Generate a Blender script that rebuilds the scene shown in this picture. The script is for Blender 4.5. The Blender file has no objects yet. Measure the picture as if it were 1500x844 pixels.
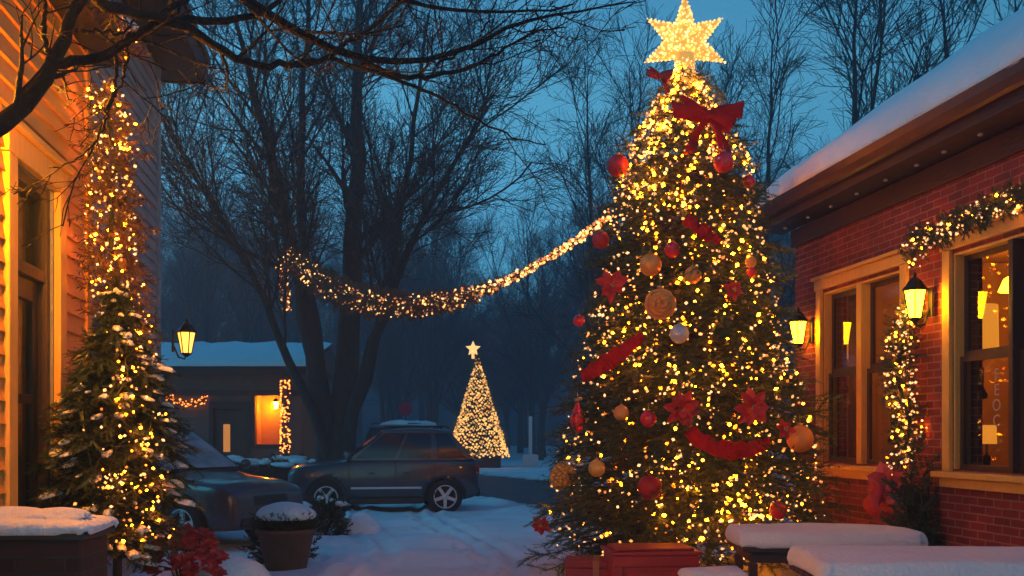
import bpy, bmesh, math, random
import numpy as np
from mathutils import Vector, Matrix

SC = bpy.context.scene
COL = SC.collection
PI = math.pi
F = 1450.0            # focal length in photo pixels (1500 px wide frame)
CAM_H = 1.7
HOR = 635.0
random.seed(7)
RNG = np.random.default_rng(7)


def P(px, py, Y):
    """point of the place seen at photo pixel (px,py) at distance Y in front of the camera"""
    return Vector(((px - 750) / F * Y, Y, CAM_H - (py - HOR) / F * Y))


def G(px, py):
    """ground point under photo pixel"""
    Y = CAM_H * F / (py - HOR)
    return Vector(((px - 750) / F * Y, Y, 0))


# ------------------------------------------------------------------ materials
def _nodes(name):
    m = bpy.data.materials.new(name)
    m.use_nodes = True
    nt = m.node_tree
    b = nt.nodes['Principled BSDF']
    return m, nt, b


def mat(name, c1, rough=0.7, c2=None, scale=8.0, bump=0.0, bscale=None, metal=0.0, spec=0.5, detail=6, coat=0.0, stretch=None):
    m, nt, b = _nodes(name)
    b.inputs['Roughness'].default_value = rough
    b.inputs['Metallic'].default_value = metal
    b.inputs['Specular IOR Level'].default_value = spec
    b.inputs['Coat Weight'].default_value = coat
    b.inputs['Base Color'].default_value = (*c1, 1)
    tc = nt.nodes.new('ShaderNodeTexCoord')
    src = tc.outputs['Object']
    if stretch:
        mp = nt.nodes.new('ShaderNodeMapping')
        mp.inputs['Scale'].default_value = stretch
        nt.links.new(src, mp.inputs['Vector'])
        src = mp.outputs['Vector']
    if c2 is not None:
        n = nt.nodes.new('ShaderNodeTexNoise')
        n.inputs['Scale'].default_value = scale
        n.inputs['Detail'].default_value = detail
        nt.links.new(src, n.inputs['Vector'])
        r = nt.nodes.new('ShaderNodeValToRGB')
        r.color_ramp.elements[0].position = 0.32
        r.color_ramp.elements[1].position = 0.68
        r.color_ramp.elements[0].color = (*c1, 1)
        r.color_ramp.elements[1].color = (*c2, 1)
        nt.links.new(n.outputs['Fac'], r.inputs['Fac'])
        nt.links.new(r.outputs['Color'], b.inputs['Base Color'])
    if bump:
        n2 = nt.nodes.new('ShaderNodeTexNoise')
        n2.inputs['Scale'].default_value = bscale or scale * 3
        n2.inputs['Detail'].default_value = 8
        nt.links.new(src, n2.inputs['Vector'])
        bp = nt.nodes.new('ShaderNodeBump')
        bp.inputs['Strength'].default_value = bump
        bp.inputs['Distance'].default_value = 0.03
        nt.links.new(n2.outputs['Fac'], bp.inputs['Height'])
        nt.links.new(bp.outputs['Normal'], b.inputs['Normal'])
    return m


def emit(name, col, strength, base=(0.8, 0.6, 0.3), rough=0.4):
    m, nt, b = _nodes(name)
    b.inputs['Base Color'].default_value = (*base, 1)
    b.inputs['Roughness'].default_value = rough
    b.inputs['Emission Color'].default_value = (*col, 1)
    b.inputs['Emission Strength'].default_value = strength
    return m


def leafy(name, dark, light, rough=0.6):
    """foliage colour that differs from leaf to leaf"""
    m, nt, b = _nodes(name)
    b.inputs['Roughness'].default_value = rough
    g = nt.nodes.new('ShaderNodeNewGeometry')
    r = nt.nodes.new('ShaderNodeValToRGB')
    r.color_ramp.elements[0].color = (*dark, 1)
    r.color_ramp.elements[1].color = (*light, 1)
    nt.links.new(g.outputs['Random Per Island'], r.inputs['Fac'])
    nt.links.new(r.outputs['Color'], b.inputs['Base Color'])
    return m


def brick(name, c1, c2, mortar, w=0.23, h=0.075, snow=0.0):
    """brick courses: object x runs along the wall, z is up"""
    m, nt, b = _nodes(name)
    b.inputs['Roughness'].default_value = 0.85
    tc = nt.nodes.new('ShaderNodeTexCoord')
    sp = nt.nodes.new('ShaderNodeSeparateXYZ')
    nt.links.new(tc.outputs['Object'], sp.inputs[0])
    ad = nt.nodes.new('ShaderNodeMath'); ad.operation = 'ADD'
    nt.links.new(sp.outputs['X'], ad.inputs[0]); nt.links.new(sp.outputs['Y'], ad.inputs[1])
    cb = nt.nodes.new('ShaderNodeCombineXYZ')
    nt.links.new(ad.outputs[0], cb.inputs[0]); nt.links.new(sp.outputs['Z'], cb.inputs[1])
    nz = nt.nodes.new('ShaderNodeTexNoise'); nz.inputs['Scale'].default_value = 9.0
    nt.links.new(tc.outputs['Object'], nz.inputs['Vector'])
    vm = nt.nodes.new('ShaderNodeVectorMath'); vm.operation = 'MULTIPLY_ADD'
    vm.inputs[1].default_value = (0.012, 0.012, 0); 
    nt.links.new(nz.outputs['Color'], vm.inputs[0]); nt.links.new(cb.outputs[0], vm.inputs[2])
    bt = nt.nodes.new('ShaderNodeTexBrick')
    bt.inputs['Scale'].default_value = 1.0
    bt.inputs['Brick Width'].default_value = w
    bt.inputs['Row Height'].default_value = h
    bt.inputs['Mortar Size'].default_value = 0.008
    bt.inputs['Mortar Smooth'].default_value = 0.3
    bt.inputs['Bias'].default_value = 0.0
    bt.inputs['Color1'].default_value = (*c1, 1)
    bt.inputs['Color2'].default_value = (*c2, 1)
    bt.inputs['Mortar'].default_value = (*mortar, 1)
    nt.links.new(vm.outputs[0], bt.inputs['Vector'])
    n2 = nt.nodes.new('ShaderNodeTexNoise'); n2.inputs['Scale'].default_value = 2.2; n2.inputs['Detail'].default_value = 7
    nt.links.new(tc.outputs['Object'], n2.inputs['Vector'])
    mx = nt.nodes.new('ShaderNodeMix'); mx.data_type = 'RGBA'; mx.blend_type = 'MULTIPLY'
    mx.inputs['Factor'].default_value = 0.75
    rr = nt.nodes.new('ShaderNodeValToRGB')
    rr.color_ramp.elements[0].position = .3; rr.color_ramp.elements[0].color = (.45, .42, .42, 1)
    rr.color_ramp.elements[1].position = .7; rr.color_ramp.elements[1].color = (1.15, 1.1, 1.05, 1)
    nt.links.new(n2.outputs['Fac'], rr.inputs['Fac'])
    nt.links.new(bt.outputs['Color'], mx.inputs['A']); nt.links.new(rr.outputs['Color'], mx.inputs['B'])
    nt.links.new(mx.outputs['Result'], b.inputs['Base Color'])
    n3 = nt.nodes.new('ShaderNodeTexNoise'); n3.inputs['Scale'].default_value = 60
    nt.links.new(tc.outputs['Object'], n3.inputs['Vector'])
    hm = nt.nodes.new('ShaderNodeMath'); hm.operation = 'MULTIPLY_ADD'; hm.inputs[1].default_value = -1.0
    nt.links.new(bt.outputs['Fac'], hm.inputs[0])
    sc = nt.nodes.new('ShaderNodeMath'); sc.operation = 'MULTIPLY'; sc.inputs[1].default_value = .35
    nt.links.new(n3.outputs['Fac'], sc.inputs[0]); nt.links.new(sc.outputs[0], hm.inputs[2])
    bp = nt.nodes.new('ShaderNodeBump'); bp.inputs['Strength'].default_value = 0.9; bp.inputs['Distance'].default_value = 0.012
    nt.links.new(hm.outputs[0], bp.inputs['Height']); nt.links.new(bp.outputs['Normal'], b.inputs['Normal'])
    return m


def window_glass(name, tint=(0.75, 0.75, 0.75), refl=1.0):
    m = bpy.data.materials.new(name); m.use_nodes = True
    nt = m.node_tree; nt.nodes.clear()
    o = nt.nodes.new('ShaderNodeOutputMaterial')
    t = nt.nodes.new('ShaderNodeBsdfTransparent'); t.inputs[0].default_value = (*tint, 1)
    g = nt.nodes.new('ShaderNodeBsdfGlossy'); g.inputs['Roughness'].default_value = 0.03
    g.inputs['Color'].default_value = (refl, refl, refl, 1)
    lw = nt.nodes.new('ShaderNodeFresnel'); lw.inputs['IOR'].default_value = 1.55
    gm = nt.nodes.new('ShaderNodeNewGeometry'); mm = nt.nodes.new('ShaderNodeMath'); mm.operation = 'MULTIPLY_ADD'
    mm.inputs[1].default_value = 1 / 1.5 - 1.5; mm.inputs[2].default_value = 1.5       # the far face of the pane
    nt.links.new(gm.outputs['Backfacing'], mm.inputs[0]); nt.links.new(mm.outputs[0], lw.inputs['IOR'])
    nz = nt.nodes.new('ShaderNodeTexNoise'); nz.inputs['Scale'].default_value = 3
    bp = nt.nodes.new('ShaderNodeBump'); bp.inputs['Strength'].default_value = .08; bp.inputs['Distance'].default_value = .02
    nt.links.new(nz.outputs['Fac'], bp.inputs['Height']); nt.links.new(bp.outputs['Normal'], g.inputs['Normal'])
    mx = nt.nodes.new('ShaderNodeMixShader')
    nt.links.new(lw.outputs[0], mx.inputs[0]); nt.links.new(t.outputs[0], mx.inputs[1]); nt.links.new(g.outputs[0], mx.inputs[2])
    nt.links.new(mx.outputs[0], o.inputs[0])
    return m


M = {}
M['snow'] = mat('snow', (0.80, 0.81, 0.83), 0.8, (0.86, 0.87, 0.88), 3.0, 0.9, 26.0, spec=0.3)
M['ground_snow'] = mat('ground_snow', (0.62, 0.63, 0.65), 0.75, (0.83, 0.84, 0.86), 0.55, 0.9, 3.2, spec=0.3, detail=10)
M['asphalt'] = mat('asphalt', (0.035, 0.036, 0.04), 0.65, (0.075, 0.078, 0.085), 1.2, 0.4, 40)
M['brick'] = brick('red_brick', (0.30, 0.030, 0.024), (0.17, 0.020, 0.018), (0.34, 0.17, 0.13))
M['dark_brick'] = brick('dark_brick', (0.075, 0.028, 0.02), (0.045, 0.018, 0.014), (0.06, 0.04, 0.035))
M['casing'] = mat('casing_paint', (0.66, 0.36, 0.07), 0.5, (0.74, 0.43, 0.10), 4, 0.12, 30, stretch=(8, 8, 1))
M['orange_siding'] = mat('orange_siding', (0.66, 0.27, 0.03), 0.6, (0.74, 0.33, 0.05), 3, 0.2, 20, stretch=(1, 1, 6))
M['grey_siding'] = mat('grey_siding', (0.22, 0.225, 0.25), 0.65, (0.30, 0.305, 0.33), 2.5, 0.2, 20, stretch=(1, 1, 6))
M['dark_wood'] = mat('dark_wood', (0.035, 0.018, 0.012), 0.5, (0.06, 0.03, 0.018), 5, 0.2, 30, stretch=(1, 1, .15))
M['brown_wood'] = mat('brown_wood', (0.032, 0.012, 0.008), 0.6, (0.05, 0.018, 0.011), 5, 0.3, 30, stretch=(.3, 1, 1))
M['soffit'] = mat('soffit_paint', (0.018, 0.009, 0.007), 0.6, (0.03, 0.013, 0.01), 5, 0.2, 20)
M['gutter'] = mat('gutter_metal', (0.06, 0.022, 0.012), 0.4, (0.085, 0.03, 0.016), 6, 0.05, metal=0.3)
M['shingle'] = mat('shingle', (0.05, 0.045, 0.045), 0.85, (0.09, 0.08, 0.08), 6, 0.5, 30)
M['black_metal'] = mat('black_metal', (0.012, 0.012, 0.013), 0.4, (0.025, 0.022, 0.02), 9, 0.1, metal=0.6)
M['room'] = mat('room_wall', (0.34, 0.15, 0.06), 0.8, (0.42, 0.19, 0.08), 2)
M['curtain'] = mat('curtain', (0.30, 0.12, 0.045), 0.85, (0.42, 0.18, 0.07), 3, 0.3, 18, stretch=(10, 10, .3))
M['glass'] = window_glass('window_glass', (.85, .85, .85), .55)
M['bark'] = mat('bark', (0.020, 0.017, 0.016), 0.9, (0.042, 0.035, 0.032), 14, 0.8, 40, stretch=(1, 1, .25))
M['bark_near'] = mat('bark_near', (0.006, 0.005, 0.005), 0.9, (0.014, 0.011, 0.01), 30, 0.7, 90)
M['twig'] = mat('twig', (0.022, 0.019, 0.019), 0.85, (0.036, 0.031, 0.03), 3)
M['needle'] = leafy('needle', (0.016, 0.046, 0.018), (0.085, 0.15, 0.045))
M['needle_dark'] = leafy('needle_dark', (0.014, 0.032, 0.018), (0.045, 0.085, 0.04))
M['wire'] = mat('wire', (0.012, 0.03, 0.014), 0.5)
M['terracotta'] = mat('terracotta', (0.13, 0.055, 0.035), 0.8, (0.18, 0.08, 0.05), 6, 0.3, 25)
M['soil_shrub'] = leafy('shrub_leaf', (0.012, 0.022, 0.012), (0.04, 0.06, 0.03))
M['red_cloth'] = mat('red_velvet', (0.72, 0.016, 0.014), 0.85, (0.55, 0.012, 0.012), 9, 0.6, 35, spec=.15)
M['deep_red'] = mat('deep_red', (0.45, 0.012, 0.016), 0.5, (0.55, 0.02, 0.02), 18, 0.2, 50)
M['petal'] = leafy('red_petal', (0.50, 0.012, 0.014), (0.80, 0.04, 0.035), 0.5)
M['pink_petal'] = leafy('pink_petal', (0.40, 0.03, 0.05), (0.68, 0.12, 0.14), 0.5)
M['ball_red'] = mat('ball_red', (0.75, 0.012, 0.02), 0.25, (0.82, 0.02, 0.03), 6, coat=0.5)
M['ball_orange'] = mat('ball_orange', (0.85, 0.30, 0.05), 0.38, (0.88, 0.38, 0.09), 9, 0.15, 40, metal=0.15)
M['ball_gold'] = mat('ball_gold', (0.85, 0.42, 0.08), 0.4, (0.88, 0.50, 0.14), 12, 0.3, 50, metal=0.25)
M['ball_silver'] = mat('ball_silver', (0.55, 0.56, 0.60), 0.4, (0.66, 0.67, 0.70), 14, 0.3, 70, metal=0.4)
M['gold_cap'] = mat('gold_cap', (0.7, 0.5, 0.2), 0.35, metal=0.9)
M['red_paint'] = mat('red_paint', (0.34, 0.018, 0.014), 0.5, (0.42, 0.03, 0.02), 7, 0.15, 30)
M['gift_dark'] = mat('gift_dark_red', (0.22, 0.012, 0.018), 0.5, (0.28, 0.02, 0.025), 9)
M['gift_ribbon'] = mat('gift_ribbon', (0.35, 0.14, 0.05), 0.4)
M['star_gold'] = emit('star_gold', (1.0, 0.45, 0.06), .3, (0.8, 0.5, 0.15))
# warm fairy lights in three tints
M['bulb_warm'] = emit('bulb_warm', (1.0, 0.22, 0.0035), 56.0)
M['bulb_amber'] = emit('bulb_amber', (1.0, 0.13, 0.002), 22.0)
M['bulb_pale'] = emit('bulb_pale', (1.0, 0.38, 0.03), 10.0)
M['bulb_dim'] = emit('bulb_dim', (1.0, 0.22, 0.02), 2.4)
M['bulb_gold'] = emit('bulb_gold', (1.0, 0.36, 0.07), 0.95)
M['bulb_cream'] = emit('bulb_cream', (1.0, 0.47, 0.18), 1.15)
M['bulb_ember'] = emit('bulb_ember', (1.0, 0.22, 0.02), .42)
M['far_warm'] = emit('far_bulb', (1.0, 0.50, 0.12), .8)
M['lamp_glass'] = emit('lamp_glass', (1.0, 0.40, 0.004), 32.0, (0.9, 0.7, 0.3))
M['lamp_shade'] = emit('lamp_shade', (1.0, 0.34, 0.025), .6, (0.8, 0.5, 0.2))
M['bulb_dim_shade'] = emit('dim_shade', (1.0, 0.30, 0.02), .3, (.6, .35, .15))
M['pale_bulb'] = emit('soffit_bulb', (1.0, 0.72, 0.60), 0.015, (0.25, 0.2, 0.18))


# ------------------------------------------------------------------ object helpers
def link(o, parent=None):
    COL.objects.link(o)
    if parent is not None:
        o.parent = parent
    return o


def tag(o, label=None, cat=None, group=None, kind=None):
    if label: o['label'] = label
    if cat: o['category'] = cat
    if group: o['group'] = group
    if kind: o['kind'] = kind
    return o


def thing(name, label, cat, loc=(0, 0, 0), rz=0.0, group=None):
    o = bpy.data.objects.new(name, None)
    o.empty_display_size = 0.2
    o.location = loc
    o.rotation_euler = (0, 0, rz)
    link(o)
    return tag(o, label, cat, group)


def np_obj(name, V, Fc, material, parent=None, smooth=False, mat_idx=None):
    """V (n,3), Fc (m,k) arrays -> one mesh object"""
    me = bpy.data.meshes.new(name)
    V = np.asarray(V, dtype=np.float32); Fc = np.asarray(Fc, dtype=np.int32)
    m, k = Fc.shape
    me.vertices.add(len(V)); me.vertices.foreach_set('co', V.ravel())
    me.loops.add(m * k); me.loops.foreach_set('vertex_index', Fc.ravel())
    me.polygons.add(m)
    me.polygons.foreach_set('loop_start', np.arange(0, m * k, k, dtype=np.int32))
    me.polygons.foreach_set('use_smooth', np.full(m, smooth))
    mats = material if isinstance(material, (list, tuple)) else [material]
    for x in mats: me.materials.append(x)
    if mat_idx is not None:
        me.polygons.foreach_set('material_index', np.asarray(mat_idx, dtype=np.int32))
    me.update(calc_edges=True)
    return link(bpy.data.objects.new(name, me), parent)


class MB:
    """collects shapes and links them as one mesh object"""
    def __init__(s): s.v = []; s.f = []

    def add(s, vs, fs, M4=None):
        o = len(s.v)
        for v in vs:
            v = Vector(v)
            s.v.append(M4 @ v if M4 is not None else v)
        for f in fs: s.f.append([i + o for i in f])
        return s

    def box(s, x0, x1, y0, y1, z0, z1, M4=None):
        vs = [(x, y, z) for z in (z0, z1) for x, y in ((x0, y0), (x1, y0), (x1, y1), (x0, y1))]
        fs = [(3, 2, 1, 0), (4, 5, 6, 7), (0, 1, 5, 4), (1, 2, 6, 5), (2, 3, 7, 6), (3, 0, 4, 7)]
        return s.add(vs, fs, M4)

    def tube(s, pts, rad, n=8, cap=True):
        pts = [Vector(p) for p in pts]
        if not hasattr(rad, '__len__'): rad = [rad] * len(pts)
        o = len(s.v); k = len(pts)
        a = None
        for i, p in enumerate(pts):
            t = (pts[min(i + 1, k - 1)] - pts[max(i - 1, 0)]).normalized()
            if a is None:
                a = t.orthogonal().normalized()
            else:
                a = (a - t * a.dot(t)).normalized()
            b = t.cross(a)
            for j in range(n):
                an = 2 * PI * j / n
                s.v.append(p + (a * math.cos(an) + b * math.sin(an)) * rad[i])
        for i in range(k - 1):
            for j in range(n):
                q = o + i * n; s.f.append([q + j, q + (j + 1) % n, q + n + (j + 1) % n, q + n + j])
        if cap:
            s.f.append([o + j for j in range(n)][::-1]); s.f.append([o + (k - 1) * n + j for j in range(n)])
        return s

    def lathe(s, prof, n=24, M4=None, a0=0.0, cap=True):
        vs = []; fs = []
        for r, z in prof:
            for j in range(n):
                an = a0 + 2 * PI * j / n
                vs.append((r * math.cos(an), r * math.sin(an), z))
        for i in range(len(prof) - 1):
            for j in range(n):
                fs.append((i * n + j, i * n + (j + 1) % n, (i + 1) * n + (j + 1) % n, (i + 1) * n + j))
        if cap and prof[0][0] > 1e-5: fs.append(tuple(range(n))[::-1])
        if cap and prof[-1][0] > 1e-5: fs.append(tuple((len(prof) - 1) * n + j for j in range(n)))
        return s.add(vs, fs, M4)

    def blob(s, c, r, sub=2, noise=0.15, seed=0, flat=None):
        bm = bmesh.new(); bmesh.ops.create_icosphere(bm, subdivisions=sub, radius=1)
        rg = random.Random(seed); ph = [rg.uniform(0, 6) for _ in range(6)]
        vs = []
        for v in bm.verts:
            p = v.co
            d = 1 + noise * (math.sin(3 * p.x + ph[0]) * math.sin(2.5 * p.y + ph[1]) + .6 * math.sin(5 * p.z + 4 * p.x + ph[2]) * math.sin(6 * p.y + ph[3]))
            q = Vector((p.x * r[0] * d, p.y * r[1] * d, p.z * r[2] * d))
            if flat is not None and q.z < flat: q.z = flat
            vs.append(Vector(c) + q)
        fs = [[v.index for v in f.verts] for f in bm.faces]
        bm.free()
        return s.add(vs, fs)

    def prism(s, poly, y0, y1, M4=None):
        """poly of (x,z), extruded along y"""
        n = len(poly)
        vs = [(x, y0, z) for x, z in poly] + [(x, y1, z) for x, z in poly]
        fs = [list(range(n)), [n + i for i in range(n)][::-1]] + [[i, n + i, n + (i + 1) % n, (i + 1) % n] for i in range(n)]
        return s.add(vs, fs, M4)

    def build(s, name, material, parent=None, smooth=False, bevel=0.0, sub=0, loc=None):
        me = bpy.data.meshes.new(name)
        me.from_pydata([tuple(v) for v in s.v], [], s.f)
        bm = bmesh.new(); bm.from_mesh(me)
        bmesh.ops.recalc_face_normals(bm, faces=bm.faces)
        bm.to_mesh(me); bm.free()
        me.materials.append(material)
        if smooth:
            me.polygons.foreach_set('use_smooth', [True] * len(me.polygons))
        o = link(bpy.data.objects.new(name, me), parent)
        if bevel:
            b = o.modifiers.new('bevel', 'BEVEL'); b.width = bevel; b.segments = 2; b.limit_method = 'ANGLE'
        if sub:
            q = o.modifiers.new('sub', 'SUBSURF'); q.levels = q.render_levels = sub
        if loc is not None: o.location = loc
        return o


# ------------------------------------------------------------------ branches and needles
def tubes_np(branches):
    """branches: list of (pts (k,3), rad (k,), n) -> V, F(quads)"""
    Vs = []; Fs = []; off = 0
    for pts, rad, n in branches:
        k = len(pts)
        t = np.empty_like(pts); t[1:-1] = pts[2:] - pts[:-2]; t[0] = pts[1] - pts[0]; t[-1] = pts[-1] - pts[-2]
        t /= np.linalg.norm(t, axis=1)[:, None] + 1e-9
        ref = np.array((0.31, 0.17, 0.93)) if abs(t[0, 2]) < .85 else np.array((0.93, 0.31, 0.17))
        a = np.cross(t, ref); a /= np.linalg.norm(a, axis=1)[:, None] + 1e-9
        b = np.cross(t, a)
        an = np.arange(n) * 2 * PI / n
        ring = pts[:, None, :] + rad[:, None, None] * (a[:, None, :] * np.cos(an)[None, :, None] + b[:, None, :] * np.sin(an)[None, :, None])
        Vs.append(ring.reshape(-1, 3))
        i = np.arange(k - 1)[:, None] * n; j = np.arange(n)[None, :]; j2 = (j + 1) % n
        Fs.append(np.stack([i + j, i + j2, i + n + j2, i + n + j], -1).reshape(-1, 4) + off)
        off += k * n
    return np.concatenate(Vs), np.concatenate(Fs)


def limb(p, d, L, r0, r1, k, wob, up, rng):
    """a wobbling polyline that bends towards the sky by `up`"""
    pts = np.empty((k, 3)); pts[0] = p
    d = np.array(d, float); d /= np.linalg.norm(d)
    for i in range(1, k):
        d = d + rng.normal(0, wob, 3) + np.array((0, 0, up))
        d /= np.linalg.norm(d)
        pts[i] = pts[i - 1] + d * L / (k - 1)
    return pts, np.linspace(r0, r1, k)


def side_dir(t, rng, ang):
    """direction leaving t at about ang radians"""
    t = t / np.linalg.norm(t)
    v = rng.normal(0, 1, 3); v -= t * v.dot(t); v /= np.linalg.norm(v)
    return t * math.cos(ang) + v * math.sin(ang)


def ramify(pts, rad, out, rng, spec, lv=0):
    """spec[lv] = (children, start fraction, length range, angle range, wobble, up, radius fraction, min radius, points, sides)"""
    if lv >= len(spec): return
    cnt, st, (l0, l1), (a0, a1), wob, up, rf, rmin, k, n = spec[lv]
    kk = len(pts)
    seglen = np.linalg.norm(np.diff(pts, axis=0), axis=1).sum()
    for c in range(cnt):
        f = st + (1 - st) * (c + rng.uniform(0.1, .95)) / cnt
        x = min(f * (kk - 1), kk - 1.001); i = int(x); w = x - i
        p = pts[i] * (1 - w) + pts[i + 1] * w
        r = rad[i] * (1 - w) + rad[i + 1] * w
        d = side_dir(pts[i + 1] - pts[i], rng, rng.uniform(a0, a1))
        L = rng.uniform(l0, l1) * (1.0 - 0.45 * f)
        q, qr = limb(p, d, L, max(rmin, r * rf), rmin, k, wob, up, rng)
        out.append((q, qr, n))
        ramify(q, qr, out, rng, spec, lv + 1)


def sprig_template(rng, length=0.2, count=26, nl=0.05, nw=0.009, flat=0.35):
    """one twig of a conifer: needles as slim triangles round a stem along +x"""
    V = []; Fc = []
    for i in range(count):
        t = (i + .5) / count
        side = 1 if i % 2 else -1
        base = np.array((t * length, 0, 0))
        d = np.array((rng.uniform(.5, .95), side * rng.uniform(.5, 1), rng.normal(0.12, flat))); d /= np.linalg.norm(d)
        w = np.cross(d, (0.2, 0.1, 1)); w /= np.linalg.norm(w)
        l = nl * rng.uniform(.75, 1.2) * (1 - .35 * t)
        o = len(V)
        V += [base - w * nw / 2, base + w * nw / 2, base + d * l]; Fc.append((o, o + 1, o + 2))
    o = len(V)
    V += [np.array((0, -.004, 0)), np.array((0, .004, 0)), np.array((length * 1.12, 0, .004))]; Fc.append((o, o + 1, o + 2))
    return np.array(V), np.array(Fc)


def place_np(tpl, loc, X, up, scale):
    """copies of a template at loc (n,3), x axis along X, roughly z along up"""
    V, Fc = tpl
    X = X / (np.linalg.norm(X, axis=1)[:, None] + 1e-9)
    Yv = np.cross(up, X); Yv /= np.linalg.norm(Yv, axis=1)[:, None] + 1e-9
    Z = np.cross(X, Yv)
    R = np.stack([X, Yv, Z], axis=2)                        # columns
    W = np.einsum('nij,vj->nvi', R, V) * scale[:, None, None] + loc[:, None, :]
    n, k = len(loc), len(V)
    FF = Fc[None] + (np.arange(n) * k)[:, None, None]
    return W.reshape(-1, 3), FF.reshape(-1, Fc.shape[1])


def join_np(parts):
    Vs, Fs, off = [], [], 0
    for V, Fc in parts:
        Vs.append(V); Fs.append(Fc + off); off += len(V)
    return np.concatenate(Vs), np.concatenate(Fs)


def _bulb_mesh(material):
    me = bpy.data.meshes.new('bulb')
    z = 1.25
    me.from_pydata([(1, 0, 0), (0, 1, 0), (-1, 0, 0), (0, -1, 0), (0, 0, z), (0, 0, -z)], [],
                   [(0, 1, 4), (1, 2, 4), (2, 3, 4), (3, 0, 4), (1, 0, 5), (2, 1, 5), (3, 2, 5), (0, 3, 5)])
    me.materials.append(material)
    return me
BULB = {k: _bulb_mesh(M[k]) for k in ('bulb_warm', 'bulb_amber', 'bulb_pale', 'bulb_dim', 'bulb_gold', 'bulb_cream', 'bulb_ember', 'far_warm')}
OCT_V = np.array([(1, 0, 0), (0, 1, 0), (-1, 0, 0), (0, -1, 0), (0, 0, 1.25), (0, 0, -1.25)], float)
OCT_F = np.array([(0, 1, 4), (1, 2, 4), (2, 3, 4), (3, 0, 4), (1, 0, 5), (2, 1, 5), (3, 2, 5), (0, 3, 5)])


def bulbs(parent, pts, size, mix=(('bulb_warm', .2), ('bulb_cream', .5), ('bulb_gold', .3)), rng=None, cap=100, var=(.6, 1.25)):
    """the bulbs of a light string: up to `cap` of the nearest are parts, the rest one part"""
    rng = rng or RNG
    pts = np.asarray(pts, float)
    o0 = np.array(parent.location)
    rz = parent.rotation_euler.z
    order = np.argsort(np.linalg.norm(pts - np.array((0, 0, CAM_H)), axis=1))
    pts = pts[order]
    names = [m[0] for m in mix]; pr = np.array([m[1] for m in mix]); pr = pr / pr.sum()
    kind = rng.choice(len(names), len(pts), p=pr)
    sz = size * rng.uniform(var[0], var[1], len(pts))
    for i in range(min(cap, len(pts))):
        b = bpy.data.objects.new('bulb', BULB[names[kind[i]]])
        b.location = pts[i] - o0; b.scale = (sz[i],) * 3
        b.rotation_euler = tuple(rng.uniform(0, 3, 3))
        link(b, parent)
    n = len(pts) - cap
    if n > 0:
        a = rng.normal(0, 1, (n, 3)); u = rng.normal(0, 1, (n, 3))
        V, Fc = place_np((OCT_V, OCT_F), pts[cap:] - o0, a, u, sz[cap:])
        ob = np_obj('bulbs', V, Fc, [M[x] for x in names], parent, mat_idx=np.repeat(kind[cap:], len(OCT_F)))
        ob['kind'] = 'stuff'


def wire(parent, pts, r=0.006, n=4):
    o0 = np.array(parent.location)
    V, Fc = tubes_np([(np.asarray(pts, float) - o0, np.full(len(pts), r), n)])
    return np_obj('wire', V, Fc, M['wire'], parent)


def path_pts(poly, n):
    """n points spread evenly along a polyline, smoothed"""
    p = np.array([tuple(q) for q in poly], float)
    s = np.concatenate([[0], np.cumsum(np.linalg.norm(np.diff(p, axis=0), axis=1))])
    t = np.linspace(0, s[-1], n)
    q = np.stack([np.interp(t, s, p[:, i]) for i in range(3)], 1)
    for _ in range(3):
        q[1:-1] = (q[:-2] + 2 * q[1:-1] + q[2:]) / 4
    return q


def spray_along(poly, n, rad, rng, tpl, scale=(.7, 1.2), radf=None, fwd=.35):
    """needle sprigs sticking out round a path"""
    q = path_pts(poly, max(n, 8))
    t = np.gradient(q, axis=0); t /= np.linalg.norm(t, axis=1)[:, None]
    v = rng.normal(0, 1, q.shape); v -= t * (v * t).sum(1)[:, None]; v /= np.linalg.norm(v, axis=1)[:, None]
    rr = (np.full((len(q), 1), rad) if radf is None else radf(np.linspace(0, 1, len(q)))[:, None])
    loc = q + v * rr * rng.uniform(0, .5, (len(q), 1))
    d = v + t * fwd * rng.choice((-1, 1), (len(q), 1)) + rng.normal(0, .2, q.shape)
    return place_np(tpl, loc, d, t + rng.normal(0, .3, q.shape), rng.uniform(*scale, len(q)) * (rr[:, 0] / rad)), q, t, v


_tr = np.random.default_rng(3)
SPRIG = [sprig_template(_tr, .22, 30, .055, .010) for _ in range(3)]
SPRIG_S = [sprig_template(_tr, .12, 20, .04, .008, .6) for _ in range(3)]
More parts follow.
